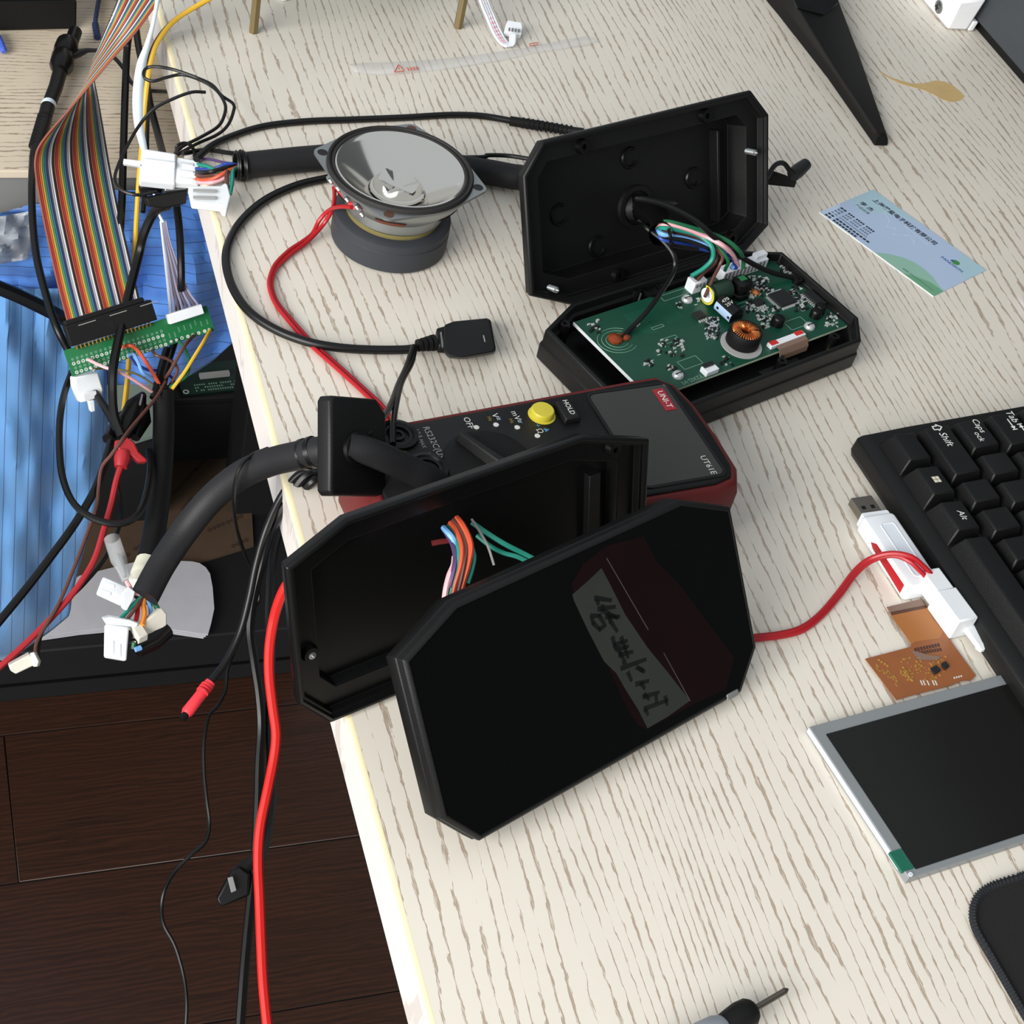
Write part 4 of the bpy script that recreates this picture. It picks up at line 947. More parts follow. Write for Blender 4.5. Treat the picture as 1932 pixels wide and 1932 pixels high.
# ================================================================ LCD panel with flex
o_ = P(1714.8,1656.9,4.2)
TL = frame(o_, P(1932,1588,4.2)-o_, (0,0,1)) if False else frame(o_, (P(1911.8,1263.9,4.2)-P(1526.8,1368.7,4.2)), (0,0,1))
lcd = thing('lcd_panel', 'bare display module with a silver metal frame and dark screen lying on the desk', 'display', P(1760,1480,0))
LW, LH = 121.0, 77.0
MB(TL).loft([lp([(0,0),(LW,0),(LW,LH),(0,LH)], -4.1), lp([(0,0),(LW,0),(LW,LH),(0,LH)], -.4), lp(inset([(0,0),(LW,0),(LW,LH),(0,LH)],.4), 0)]).build('metal_frame', 'lcd_frame', lcd)
MB(TL).box(-.3, 0, 6, LH-.4, -3.0, -.2).build('lit_edge', 'lcd_edge', lcd, label='left edge lightened as if lit from the side')  # paler strip paints the side light on this edge
a, b = TL.loc(1558.7,1385.8,0), TL.loc(1727.3,1640.4,0)
MB(TL).box((a[0]+b[0])/2, LW-5, b[1], a[1], .0, .35).build('screen', 'lcd_glass', lcd)
MB(TL).box(-1.4, 4.6, 3.2, 12.6, -1, .5).build('pull_tab', 'green_tab', lcd, label='green tape tab at the corner')
MB(TL).tube([(1.6,1.2,-1.5),(1.6,1.2,.5)], 1.0, 12).build('corner_stud', 'lcd_edge', lcd, smooth=True)
def fz(x, y, z): return P(1620+x/8.05, 1110+y/8.05, z)
fp = [(95,1075),(800,890),(790,830),(420,290),(950,165),(1050,290),(1140,460),(1310,680),(1780,1330),(1700,1400),(1560,1410),(1390,1480),(760,1640),(570,1700)]
flex = MB().slab([fz(x,y,1.2) for x,y in fp], (0,0,.25)).build('flex_cable', 'flex', lcd, label='amber flexible cable with gold contacts and tiny chips')
MB().slab([fz(x,y,1.46) for x,y in [(490,410),(1040,300),(1130,470),(1280,660),(1230,760),(850,810),(800,850)]], (0,0,.06)).build('light_zone', 'flex_light', flex)
MB().slab([fz(x,y,1.46) for x,y in [(425,290),(950,168),(1010,260),(480,365)]], (0,0,.3)).build('stiffener', 'flex_tab', flex)
MB().slab([fz(x,y,1.46) for x,y in [(480,366),(1010,262),(1046,296),(500,412)]], (0,0,.1)).build('stiffener_edge', 'flex_dark', flex)
for q in ([(1080,1230),(1170,1180),(1240,1260),(1150,1320)], [(1240,1160),(1310,1120),(1370,1200),(1300,1250)]):
    MB().slab([fz(x,y,1.5) for x,y in q], (0,0,.9)).build('tiny_chip', 'chip', flex, bevel=.15)
gm = MB()
for k in range(80):
    x, y = random.uniform(640,1340), random.uniform(1040,1400)
    c = fz(x,y,1.47); gm.rbox((c.x,c.y,c.z), random.uniform(.4,1.2), random.uniform(.3,.6), .25, random.choice((0,.4,1.9)))
for k in range(34):
    x = random.uniform(260,600); c = fz(x, 1160+(x-260)*.8+random.uniform(-70,60), 1.47); gm.rbox((c.x,c.y,c.z), random.uniform(.5,1.6), .35, .12, 1.9)
for (x,y) in [(680,1205),(710,1290),(740,1325),(765,1350),(790,1385),(815,1405),(310,1090),(350,1120),(400,1150),(440,1180)]:
    c = fz(x,y,1.47); gm.rbox((c.x,c.y,c.z), .9, .9, .3, .3)
stuff(gm.build('gold_contacts', 'flex_gold', flex))
for q in ([(840,910),(1230,830),(1250,880),(860,960)], [(900,960),(1260,900),(1275,950),(930,1005)]): 
    mk = MB(); 
    for k in range(9):
        t0, t1 = k/9, (k+.72)/9
        A, B_, C_, D_ = [Vector(p) for p in q]
        mk.slab([fz(*(A+(B_-A)*t0),1.47), fz(*(A+(B_-A)*t1),1.47), fz(*(D_+(C_-D_)*t1),1.47), fz(*(D_+(C_-D_)*t0),1.47)], (0,0,.05))
    mk.build('print_row', 'flex_ink', flex)
mk = MB()
for x in (930,970,1030,1110,1150): mk.slab([fz(x,1400,1.47), fz(x+16,1395,1.47), fz(x+50,1470,1.47), fz(x+34,1475,1.47)], (0,0,.05))
for x in (1440,1475,1510,1545): mk.slab([fz(x,1350-(x-1440)*.25,1.47), fz(x+20,1345-(x-1440)*.25,1.47), fz(x+28,1370-(x-1440)*.25,1.47), fz(x+8,1375-(x-1440)*.25,1.47)], (0,0,.05))
mk.build('white_print', 'print_white', flex)
MB().slab([fz(x,y,1.6) for x,y in [(790,940),(920,970),(1040,1010),(1250,1040),(1190,1090),(980,1090),(900,1080)]], (0,0,.08)).build('clear_tape', 'flex_tab', flex)

# ================================================================ keyboard
TKB = frame((433,503,0), (.055,-.9985,0), (0,0,1))
kb = thing('keyboard', 'black keyboard seen end-on at the right edge of the desk', 'keyboard', TKB((150,60,0)))
kprof = [(8,0),(6.5,4),(7.5,11),(10,12.5),(15,13.0),(35,15.5),(110,22),(136,24),(139,20),(139,0)]
def kloop(x, s=0): return [(x, y+(s if y < 50 else -s), max(0, z-(s*.5 if z > 2 else 0))) for y, z in kprof]
MB(TKB).loft([kloop(-3.4,3), kloop(-3.0,1.0), kloop(-1,0), kloop(200,0)]).build('case', 'key_case', kb, bevel=.8)
U = 19.05
def keycap(x0, x1, row, name='key'):
    yb = [15.2, 34.8, 54.0, 73.0, 92.0][row]; zb = [12.6, 14.8, 17.0, 19.2, 21][row]; ht = [9.2, 8.6, 8.4, 8.8, 9.2][row]
    x0 += .5; x1 -= .5; y0, y1 = yb, yb+18.2
    loops = []
    for t, ins, insb in ((0,0,0),(.55,1.2,.9),(.9,2.1,1.7),(1,2.5,2.1)):
        z = zb+ht*t; slope = 1.2*t*(row != 0)
        fr = 1.8 if row == 0 else 1.0
        loops.append([(x0+ins, y0+ins*fr, z-slope*0), (x1-ins, y0+ins*fr, z-slope*0), (x1-ins, y1-insb, z+slope), (x0+ins, y1-insb, z+slope)])
    o = MB(TKB).loft(loops).build(name, 'key', kb, bevel=.7)
    Tk = frame(TKB(((x0+x1)/2, (y0+y1)/2, zb+ht+.62*(row != 0)+.03)), TKB.x, TKB.z+TKB.y*(-.075 if row else 0))
    return o, Tk
x = 4.8
kc, _ = keycap(x, x+1.25*U, 0); kw, Tw = keycap(x+1.25*U, x+2.5*U, 0); ka, Ta = keycap(x+2.5*U, x+3.75*U, 0); keycap(x+3.75*U, x+9.75*U, 0, 'space_bar')
ks, Ts = keycap(x, x+2*U, 1)
for k in range(7): keycap(x+(2+k)*U, x+(3+k)*U, 1)
kp, Tcp = keycap(x, x+1.25*U, 2)
for k in range(7): keycap(x+(1.25+k)*U, x+(2.25+k)*U, 2)
kt_, Tt_ = keycap(x, x+1.4*U, 3)
for k in range(6): keycap(x+(1.4+k)*U, x+(2.4+k)*U, 3)
for k in range(7): keycap(x+k*U, x+(k+1)*U, 4)
text('Alt', Ta, .5, 2.0, .08, 5.0, 'legend', ka, shear=.15, name='legend')
for i in range(2):
    for j in range(2): MB(Tw).prism([(-1.9+i*2.1,-.4+j*2.1),(-.1+i*2.1,-.4+j*2.1),(-.1+i*2.1,1.4+j*2.1),(-1.9+i*2.1,1.4+j*2.1)], .03, .08).build('legend', 'legend_gold', kw)
text('Shift', Ts, -7.0, .6, .08, 5.6, 'legend', ks, shear=.15, name='legend')
ar = MB(Ts); q = [(-17.6,.4),(-15.4,2.9),(-13.2,.4),(-14.2,.4),(-14.2,-2),(-16.6,-2),(-16.6,.4)]
for p, r in zip(q, q[1:]+q[:1]):
    a, b = Vector(p), Vector(r); t = (b-a).normalized(); n_ = Vector((-t.y,t.x))*.3; ar.prism([tuple(a-t*.2+n_),tuple(b+t*.2+n_),tuple(b+t*.2-n_),tuple(a-t*.2-n_)], .03, .08)
ar.build('legend', 'legend', ks)
text('Caps', Tcp, -4.6, 3.0, .08, 5.0, 'legend', kp, shear=.15, name='legend'); text('ock', Tcp, 2.6, -.8, .08, 4.6, 'legend', kp, shear=.15, name='legend')
text('Tab', Tt_, -7.4, 4.2, .08, 5.6, 'legend', kt_, shear=.15, name='legend')
for s, yy in ((1, .8), (-1, 5.2)):
    xo = -2.6 if s > 0 else 2.6
    MB(Tt_).box(xo-3.6, xo+3.6, yy-.3, yy+.3, .03, .08).build('legend', 'legend', kt_)
    MB(Tt_).prism([(xo+s*1.8,yy+1.3),(xo+s*4.0,yy),(xo+s*1.8,yy-1.3)], .03, .08).build('legend', 'legend', kt_)
    MB(Tt_).box(xo+s*4.1-.25, xo+s*4.1+.25, yy-1.4, yy+1.4, .03, .08).build('legend', 'legend', kt_)

# ================================================================ USB stick, white plug
us = thing('usb_stick', 'white USB stick with a bare metal plug beside the keyboard', 'usb stick', P(1680, 1040, 0))
a, b = P(1612,975,6), P(1662,950,6)
ux = (P(1757,1172,5)-P(1625,1000,5)); 
TU = frame(P(1680,1052,0), P(1748,1148,5)-P(1640,985,5), (0,0,1))
def ul(px,py,z): return TU.loc(px,py,z)
a0, a1 = ul(1611,984,9), ul(1655,955,11)
xs0 = ul(1628,972,10)[0]; xe = ul(1748,1108,8)[0]; hw = 9.4
MB(TU).loft([lp(rounded(xs0,xe,-hw+.6,hw-.6,2.0,3),.6), lp(rounded(xs0,xe,-hw,hw,2.4,3),3), lp(rounded(xs0,xe,-hw,hw,2.4,3),8.6), lp(rounded(xs0+.8,xe-.8,-hw+1,hw-1,2.0,3),9.8)]).build('body', 'white_plastic', us, bevel=.5)
MB(TU).loft([lp(rounded(xs0-2.6,xs0+1,-hw+1.6,hw-1.6,1.2,3),1.4), lp(rounded(xs0-2.6,xs0+1,-hw+1.6,hw-1.6,1.2,3),8.8)]).build('nose', 'white_plastic', us, bevel=.4)
rp = rounded(xs0+7, xe-6, -2.4, 5.0, 1.6, 4)
MB(TU).loft([lp(inset(rp,-.5),9.75), lp(inset(rp,-.3),10.1), lp(rp,10.1), lp(inset(rp,.3),9.86)], False, True).build('label_recess', 'white_wire', us)
MB(TU).loft([[(xs0+13,-hw-.1,5.2),(xs0+17,-hw-.1,7.8),(xe-3,-hw-.1,8.0),(xe-3,-hw-.1,2.4),(xs0+16,-hw-.1,3.6)], [(xs0+13,-hw+.4,5.2),(xs0+17,-hw+.4,8.6),(xe-3,-hw+.4,8.8),(xe-3,-hw+.4,2.4),(xs0+16,-hw+.4,3.6)]]).build('red_stripe', 'red_wire', us, bevel=.3)
MB(TU).box(xs0-14.5, xs0-2.4, -6, 6, 2.2, 6.8).build('metal_plug', 'usb_metal', us, bevel=.3)
for yy in (-2.6, 2.6): MB(TU).box(xs0-8.4, xs0-6.2, yy-1.1, yy+1.1, 6.75, 6.86).build('plug_window', 'ink', us)
wp = thing('white_plug', 'white two-pole plug with a latch tongue on the red wires', 'connector', P(1800,1135,0))
TW = frame(P(1778,1130,0)+Vector((-7,2,0)), P(1822,1174,8)-P(1757,1085,8), (0,0,1))
q0, q1, q2 = TW.loc(1748,1090,12), TW.loc(1764,1120,14), TW.loc(1816,1184,8)
MB(TW).box(q0[0]-4, q2[0]-12, -5.2, 5.0, 3, 13).build('rear_half', 'nylon', wp, bevel=.8)
MB(TW).box(q0[0]+9, q2[0], -5.6, 5.8, .6, 13.4).build('front_half', 'nylon', wp, bevel=.8)
MB(TW).loft([[(q2[0]-1,1.5,4),(q2[0]-1,6.5,4),(q2[0]-1,6.5,7.5),(q2[0]-1,1.5,7.5)],[(q2[0]+8.5,2.4,3.4),(q2[0]+8.5,6.2,3.4),(q2[0]+8.5,6.2,6),(q2[0]+8.5,2.4,6)],[(q2[0]+9.4,2.4,2.6),(q2[0]+9.4,7.4,2.6),(q2[0]+9.4,7.4,6),(q2[0]+9.4,2.4,6)],[(q2[0]+12,3.2,3),(q2[0]+12,6.4,3),(q2[0]+12,6.4,5),(q2[0]+12,3.2,5)]]).build('latch_tongue', 'nylon', wp, bevel=.3)

# ================================================================ mouse mat, screwdriver, small plastic piece
mp = thing('mouse_mat', 'black cloth mouse mat with a stitched edge at the lower right corner', 'mouse mat', P(1900,1800,0))
TMp = frame(P(1838,1700,0), (.93,.36,0), (0,0,1)) if False else WORLD
c0, c1_, c2_, c3_ = P(1846,1692,1), P(1932,1655,1), P(1834,1742,1), P(1932,1918,1)
edge = cat([P(2100,1600,1), P(1990,1635,1), P(1932,1655,1), P(1890,1668,1), P(1862,1680,1), P(1843,1698,1), P(1835,1725,1), P(1840,1755,1), P(1862,1795,1), P(1895,1852,1), P(1932,1916,1), P(1990,2010,1), P(2080,2150,1)], 5)
MB().slab([Vector((p.x,p.y,.2)) for p in edge]+[Vector((P(2400,2100,0).x,P(2400,2100,0).y,.2))], (0,0,2.2)).build('mat', 'fabric_black', mp)
MB().tube([Vector((p.x,p.y,1.7)) for p in edge], 1.7, 8).build('edge_binding', 'stitch', mp, smooth=True)
acc = 0; last = edge[0]
st_ = MB()
for p, q in zip(edge[:-1], edge[1:]):
    L_ = (q-p).length; n_ = max(1, int(L_/1.25))
    for k in range(n_):
        c = p+(q-p)*(k/n_); t = (q-p).normalized(); s_ = Vector((-t.y,t.x,0))
        if 1790 < 0: pass
        st_.tube([Vector((c.x,c.y,1.7))+s_*1.9+t*.2, Vector((c.x,c.y,3.5))+t*.1, Vector((c.x,c.y,1.9))-s_*2.0-t*.2], .42, 4)
stuff(st_.build('stitching', 'stitch', mp))
sd = thing('screwdriver', 'small screwdriver with a black and grey handle at the bottom edge', 'screwdriver', P(1390,1920,0))
A, B_ = P(1487,1866,5), P(1419,1906,6); dr = (B_-A).normalized()
MB().tube([A, A+dr*1.6, A+dr*2.6, B_+dr*4], [.35,1.3,1.25,1.25], 10).build('shaft', 'shaft', sd, smooth=True)
MB().tube([B_, B_+dr*1.5, B_+dr*6, B_+dr*12, B_+dr*15], [4.2,5.2,5.6,4.9,4.0], 14).build('handle', 'black_matte', sd, smooth=True)
MB().tube([B_+dr*14.5, B_+dr*17, B_+dr*24, B_+dr*48], [4.6,5.6,6.2,6.0], 16).build('grip', 'handle_grey', sd, smooth=True)
tag(MB().lathe([(.5,0),(5.4,.4),(5.8,4),(4.6,7.6),(.2,8.4)], 16, P(1946,571,0)).build('plastic_lump', 'flat_lilac', smooth=True), 'small lilac-grey plastic bead at the right edge of the frame', 'lump')  # unidentified small object, modelled as a plain rounded form

# ================================================================ clear sleeve with red print
bg = thing('clear_sleeve', 'flattened clear plastic sleeve with a faint red warning print', 'plastic sleeve', P(900,105,0))
up1 = [(658,121),(700,118),(760,116),(820,112),(880,106),(940,98),(1000,88),(1060,76),(1104,68),(1118,71)]
dn1 = [(672,138),(712,142),(765,138),(822,134),(884,124),(944,115),(1004,102),(1064,92),(1108,86),(1128,80)]
rows = []
for t in (0,.25,.5,.75,1):
    rows.append([P(a[0]+(b[0]-a[0])*t, a[1]+(b[1]-a[1])*t, .6+1.6*math.sin(math.pi*t)+.5*math.sin(i*2.1+t*5)) for i, (a, b) in enumerate(zip(up1, dn1))])
MB().grid(rows).build('film', 'clear_film', bg, smooth=True, solid=.15)
tri = [(744,136),(752,122),(762,134)]
for p, q in zip(tri, tri[1:]+tri[:1]): MB().tube([P(*p,2.6), P(*q,2.6)], .35, 5).build('warning_triangle', 'film_print', bg)
MB().tube([P(752,127,2.6), P(753,131,2.6)], .3, 5).build('warning_mark', 'film_print', bg)
for k in range(4): MB().tube([P(768+k*5.5,128-k*.6,2.4), P(771+k*5.5,133-k*.6,2.4)], .5, 5).build('print_mark', 'film_print', bg)
for p, q in (((999,83),(1014,80)),((1000,87),(1015,84)),((999,83),(1000,87)),((1014,80),(1015,84))): MB().tube([P(*p,2.4), P(*q,2.4)], .3, 5).build('print_mark', 'film_print', bg)

# ================================================================ raised board on brass standoffs, small lead
rb = thing('raised_board', 'green circuit board on brass standoffs at the top edge of the frame', 'circuit board', P(670, 20, 0))
def hexp(c, r): return [(c[0]+r*math.cos(math.pi/3*k+.35), c[1]+r*math.sin(math.pi/3*k+.35)) for k in range(6)]
s1, s2 = P(478,61,0), P(864,52,0)
dv = (s2-s1); pv = Vector((-dv.y, dv.x, 0)).normalized()
for c in (s1, s2, s1+pv*90, s2+pv*90):
    MB().loft([lp(hexp(c,2.6),0), lp(hexp(c,3.0),.6), lp(hexp(c,3.0),54)]).build('standoff', 'brass', rb)
Tb = frame(s1+Vector((0,0,54)), dv, (0,0,1)); Lb = dv.length
MB(Tb).box(-5, Lb+5, -5, 95, 0, 1.7).build('board', 'pcb', rb)
for k in range(3): MB(Tb).box(8+k*38, 30+k*38, 8, 24, 1.7, 9).build('connector', 'white_plastic', rb, bevel=.5)
MB().lathe([(.2,0),(3.4,.6),(3.6,2),(2.6,3.2),(.2,3.4)], 16, P(534,-2,0)).build('foot_pad', 'white_plastic', rb, smooth=True)
ld = thing('striped_lead', 'pink and white striped flat lead ending in a small white four-pin plug', 'cable', P(950, 70, 0))
ctr = [(902,-30,24),(912,0,18),(924,30,9),(936,58,4),(948,78,2),(958,86,2),(966,82,3),(968,66,5)]
for k in range(4):
    f = (k-1.5)
    pth = []
    for i, (x,y,z) in enumerate(ctr):
        w_ = 4.0 if i < 5 else 3.4
        ang = [.0,.05,.1,.15,.4,.9,1.3,1.4][i]
        pth.append(P(x+f*w_*(1 if i < 5 else .9)*math.cos(ang*.3), y-f*(1.2 if i < 4 else .4), z+(.3*f if i > 5 else 0)))
    MB().tube(cat(pth, 6), .95, 7).build('core', 'white_wire', ld, smooth=True)
    if k in (1, 2):
        base = cat(pth, 10)
        for j in range(3, 44, 3):
            MB().tube([base[j]+Vector((0,0,.35))-FW*.25, base[j+1]+Vector((0,0,.35))-FW*.25, base[j+2]+Vector((0,0,.35))-FW*.25], .62, 5).build('pink_dash', 'pink_wire', ld)
px_box('plug', [(954,48),(958,38),(984,42),(986,52),(984,64),(952,58)], [7,8,8,7,5,5], 5, 'white_plastic', ld, .4)
for k in range(4): px_box('slot', [(960+k*6,52+k*.8),(963+k*6,52.4+k*.8),(962.4+k*6,58+k*.8),(959.4+k*6,57.6+k*.8)], 7.6, .6, 'mid_grey', ld, 0)
# ================================================================ blue jacket hung from the side table
jk = thing('jacket', 'blue pinstriped work jacket hanging over the front of the side table', 'jacket', Q(120, 1200, 862))
def fold(x, y, s): 
    v = mnoise.noise(Vector((x/70.0, y/190.0, s)))*14 + mnoise.noise(Vector((x/26.0, y/90.0, s+3)))*5 + mnoise.noise(Vector((x/140.0, y/60.0, s+9)))*5
    return v
def xr_low(y):
    pts = [(545,215),(600,215),(640,206),(700,200),(760,202),(830,205),(900,190),(980,176),(1060,152),(1120,136),(1160,132),(1190,96),(1215,60),(1245,20)]
    for (a, b), (c, d) in zip(pts[:-1], pts[1:]):
        if a <= y <= c: return b+(d-b)*(y-a)/(c-a)
    return pts[0][1] if y < pts[0][0] else pts[-1][1]
rows = []; uvs = []
for i in range(60):
    y = 545+700*i/59; r = xr_low(y); rows.append([])
    for j in range(64):
        x = -300+(r+300)*j/63; yy = y+ (6*math.sin(x/40) if i == 59 else 0)
        uvs.append((x/23.0, yy/23.0)); rows[-1].append(Q(x, yy, 850+fold(x,yy,1)+ (14*(j/63)**10) - 10*math.sin((yy-545)/700*math.pi)))
gb = MB().grid(rows); gb.uv = uvs; gb.build('body_panel', 'cloth_v', jk, smooth=True, solid=.8)
def xr_up(y):
    pts = [(360,330),(372,440),(420,470),(500,500),(560,505),(620,470),(650,435),(680,402),(700,372),(715,345),(726,320)]
    for (a, b), (c, d) in zip(pts[:-1], pts[1:]):
        if a <= y <= c: return b+(d-b)*(y-a)/(c-a)
    return pts[-1][1]
rows = []; uvs = []
for i in range(44):
    y0_ = 360+366*i/43; r = xr_up(y0_); rows.append([])
    for j in range(80):
        x = -300+(r+300)*j/79
        y = y0_ + (60*min(1, max(0, (150-x)/210.0)) if i < 12 else 60*min(1, max(0, (150-x)/210.0))*max(0, 1-(i-12)/10.0))
        ff = fold(x*1.1, y*2.0, 5)*.9 + 9*math.sin((x+y*.55)/38.0)*min(1, max(0,(x-200)/80.0))
        uvs.append((x/19.0, (y+ff*.8)/19.0)); rows[-1].append(Q(x, y, 866+ff - 6*math.sin((y-360)/366*math.pi)))
gb = MB().grid(rows); gb.uv = uvs; gb.build('sleeve', 'cloth_h', jk, smooth=True, solid=.8)

# grey plastic bag
rows = []
for i in range(16):
    rows.append([])
    for j in range(16):
        x = -40+105*j/15 - (i-4)*.8; y = 405+92*i/15-(j-8)*1.2
        rows[-1].append(Q(x, y, 846+mnoise.noise(Vector((x/22.0,y/22.0,4)))*12))
tag(MB().grid(rows).build('plastic_bag', 'bag', smooth=True, solid=.3), 'crumpled translucent grey plastic bag under the side table edge', 'bag')

# black cable behind, at far left
cable('mains_lead', cat([Q(-40,528,836), Q(30,556,834), Q(80,580,834), Q(122,602,836), Q(170,630,850)], 5), 4.6, 'black_cable', 'thick black lead crossing the jacket from the left edge')

# dark instrument at the top left corner
ins = thing('instrument', 'black boxed instrument at the top left corner on the side table', 'instrument', P(60, 20, -90))
fA, fB_ = P(0,60,-90), P(128,57,-90)
TI = frame(fB_, fB_-P(-200,64,-90), (0,0,1))
MB(TI).box(-320, 6, 0, 200, .5, 22).build('base', 'black_matte', ins, bevel=1.5)
MB(TI).box(-320, 3, 3, 200, 22, 60).build('upper_case', 'charcoal', ins, bevel=2)
# blue test clips on the side table
tag(MB().tube(pp([(190,-20,-84),(183,20,-84),(180,45,-86),(184,70,-87)]), [1.6]*6+[1.6]*6+[2.4]*6+[2.6], 8).build('test_hook', 'blue_dark', smooth=True), 'dark blue test hook lying by the top of the ribbon cable', 'test lead')
tag(MB().tube(pp([(-12,60,-86),(0,78,-86),(8,98,-87)]), [2.6]*6+[2.4]*6+[1.4], 8).build('test_hook', 'blue_clip', smooth=True), 'bright blue test hook at the left edge of the frame', 'test lead')

# oscilloscope probe
pr_ = thing('scope_probe', 'black oscilloscope probe with a white ring lying on the side table', 'probe', P(105, 170, -90))
def ptube(l, r, nm, m): return MB().tube([P(*a) for a in l], r, 16).build(nm, m, pr_, smooth=True)
ptube([(142,60,-81),(134,82,-81),(128,96,-81)], [4.6,4.6,4.6], 'tip', 'black_smooth')
ptube([(127,82,-79),(124,96,-79),(121,102,-79)], [7.2,8.0,6.0], 'flange', 'black_smooth')
ptube([(122,100,-80),(119,108,-80),(116,124,-80),(113,134,-80)], [5.4,7.6,7.8,5.0], 'ball_guard', 'black_smooth')
ptube([(115,128,-81),(105,165,-82),(92,198,-83)], [4.8,4.6,4.4], 'barrel', 'black')
ptube([(92.5,196,-83),(90.5,201,-83)], [4.7,4.7], 'white_ring', 'flat_white')
ptube([(90,202,-83),(80,240,-84),(70,275,-85),(62,300,-86)], [4.6,4.4,3.8,2.4], 'strain_relief', 'black')
for k in range(9):
    t = k/8; ptube([(84-18*t,222+52*t,-83.5-1.5*t),(83.4-18*t,224+52*t,-83.5-1.5*t)], [4.7-.9*t]*2, 'rib', 'black_matte')
ptube([(134,108,-80),(150,100,-80),(165,95,-80),(186,95,-80)], [2.2,2.6,1.6,1.2], 'ground_lead', 'dark_grey')
MB().tube(pp([(62,298,-86),(60,350,-84),(62,420,-90),(70,490,-92),(88,560,-92),(108,620,-96),(135,672,-108),(165,722,-110),(200,772,-108),(222,812,-104)]), 2.3, 9).build('lead', 'black_cable', pr_, smooth=True)

# ================================================================ adapter board
o_ = P(137.3,710.5,-92); xv = P(404.7,623.8,-84)-o_; yv = P(120.6,659,-80)-o_
TG = frame(o_, xv, xv.cross(yv))
GL = xv.length
ab = thing('adapter_board', 'green adapter strip with rows of pads hanging from the ribbon cable', 'circuit board', o_)
gh = TG.loc(387,577.3,0)[1]
MB(TG).box(0, GL, 0, gh, -1.6, 0).build('board', 'pcb_bright', ab)
def GT(px, py, z=0): return TG.loc(px, py, z)
pd = [((425,785),(1325,500),20),((455,872),(1355,590),20)]
for (x0,y0),(x1,y1),n in pd:
    for k in range(n):
        c = GT(60+(x0+(x1-x0)*k/(n-1))/5.367, 540+(y0+(y1-y0)*k/(n-1))/5.367)
        MB(TG).lathe([(1.0,.02),(1.0,.12),(.55,.12),(.55,.0)], 10, (c[0],c[1],0), False, True).build('pad', 'silk', ab)
for x, y in ((1520,525),(1580,508),(1690,474),(1750,455)):
    c = GT(60+x/5.367, 540+y/5.367); MB(TG).lathe([(1.0,.02),(1.0,.12),(.55,.12),(.55,.0)], 10, (c[0],c[1],0), False, True).build('pad', 'silk', ab)
for x, y in ((1415,560),(1468,545),(1635,492),(1800,440),(565,745),(978,700),(1208,640),(915,625),(602,832),(628,845)):
    c = GT(60+x/5.367, 540+y/5.367); MB(TG).lathe([(1.1,0),(1.0,.7),(.3,1.6)], 10, (c[0],c[1],0)).build('solder_joint', 'solder', ab, smooth=True)
sk = MB(TG)
for k in range(20):
    for (x0,y0),(x1,y1) in (((425,785),(1325,500)),((455,872),(1355,590))):
        c = GT(60+(x0-12+(x1-x0)*k/19)/5.367, 540+(y0-44+(y1-y0)*k/19)/5.367)
        for j in range(3): sk.cbox((c[0]-.5+j*.5,c[1],.0), .3, 1.2+random.random()*.6, .08)
for x, y in ((1490,440),(1545,420),(1610,405),(1655,370),(1715,380),(1775,360),(1395,500),(1450,490)):
    c = GT(60+x/5.367, 540+y/5.367)
    for j in range(3): sk.cbox((c[0],c[1]-1+j*1.0,.0), .7, .6, .08)
stuff(sk.build('silk_print', 'silk_dim', ab))
a, b = GT(60+372/5.367,540+612/5.367), GT(60+1245/5.367,540+368/5.367)
sk0 = MB(TG).loft([lp([(a[0],a[1]),(b[0],a[1]),(b[0],a[1]+11.5),(a[0],a[1]+11.5)], 0.4), lp([(a[0],a[1]),(b[0],a[1]),(b[0],a[1]+11.5),(a[0],a[1]+11.5)], 6.6)]).build('ribbon_socket', 'black_matte', ab, bevel=.4, label='long black ribbon-cable socket')
MB(TG).box(a[0]+.8, b[0]-3.6, a[1]+11.5, a[1]+14, 1.4, 5.6).build('strain_clip', 'black_matte', sk0, bevel=.4)
MB(TG).box((a[0]+b[0])/2-3, (a[0]+b[0])/2+1, a[1]+3, a[1]+7, 6.6, 6.75).build('polarity_key', 'black_smooth', sk0)
for k in range(20):
    x_ = a[0]+3.5+(b[0]-a[0]-7)*k/19; MB(TG).box(x_-.3, x_+.3, a[1]-2.6, a[1]+.4, .5, 2.6).build('pin', 'gold', sk0)
for k in range(3): MB(TG).box(a[0]+7+k*18, a[0]+17+k*18, a[1]+9.6, a[1]+10.0, 6.6, 6.66).build('moulded_mark', 'print_grey', sk0)
c0_, c1_ = GT(60+1375/5.367,540+345/5.367), GT(60+1700/5.367,540+250/5.367)
jst = MB(TG).box(c0_[0]-.5, c1_[0]+.6, c0_[1]-2.2, c0_[1]+3.4, 0, 5).build('white_header', 'white_plastic', ab, bevel=.4)

# rainbow ribbon
rc = thing('ribbon_cable', 'wide rainbow ribbon cable folding down to the adapter board', 'cable', P(190, 560, -85))
Ae = [(128,606,-84),(112,545,-78),(97,480,-70),(80,400,-62),(68,330,-54),(67,300,-48),(74,276,-42),(96,246,-34),(126,212,-24),(168,162,-10),(212,110,6),(256,60,18),(300,0,30),(330,-40,36)]
Be = [(262,566,-80),(250,515,-76),(236,455,-72),(220,385,-68),(207,320,-68),(200,280,-70),(192,232,-74),(183,182,-76),(176,146,-70),(176,116,-48),(186,92,-14),(205,46,14),(223,0,28),(236,-40,36)]
A_ = cat([P(*a) for a in Ae], 5); B_ = cat([P(*a) for a in Be], 5)
for k in range(40):
    t = k/39
    MB().tube([a+(b-a)*t for a, b in zip(A_, B_)], .62, 6).build('wire', RB[k % 10], rc, smooth=True)

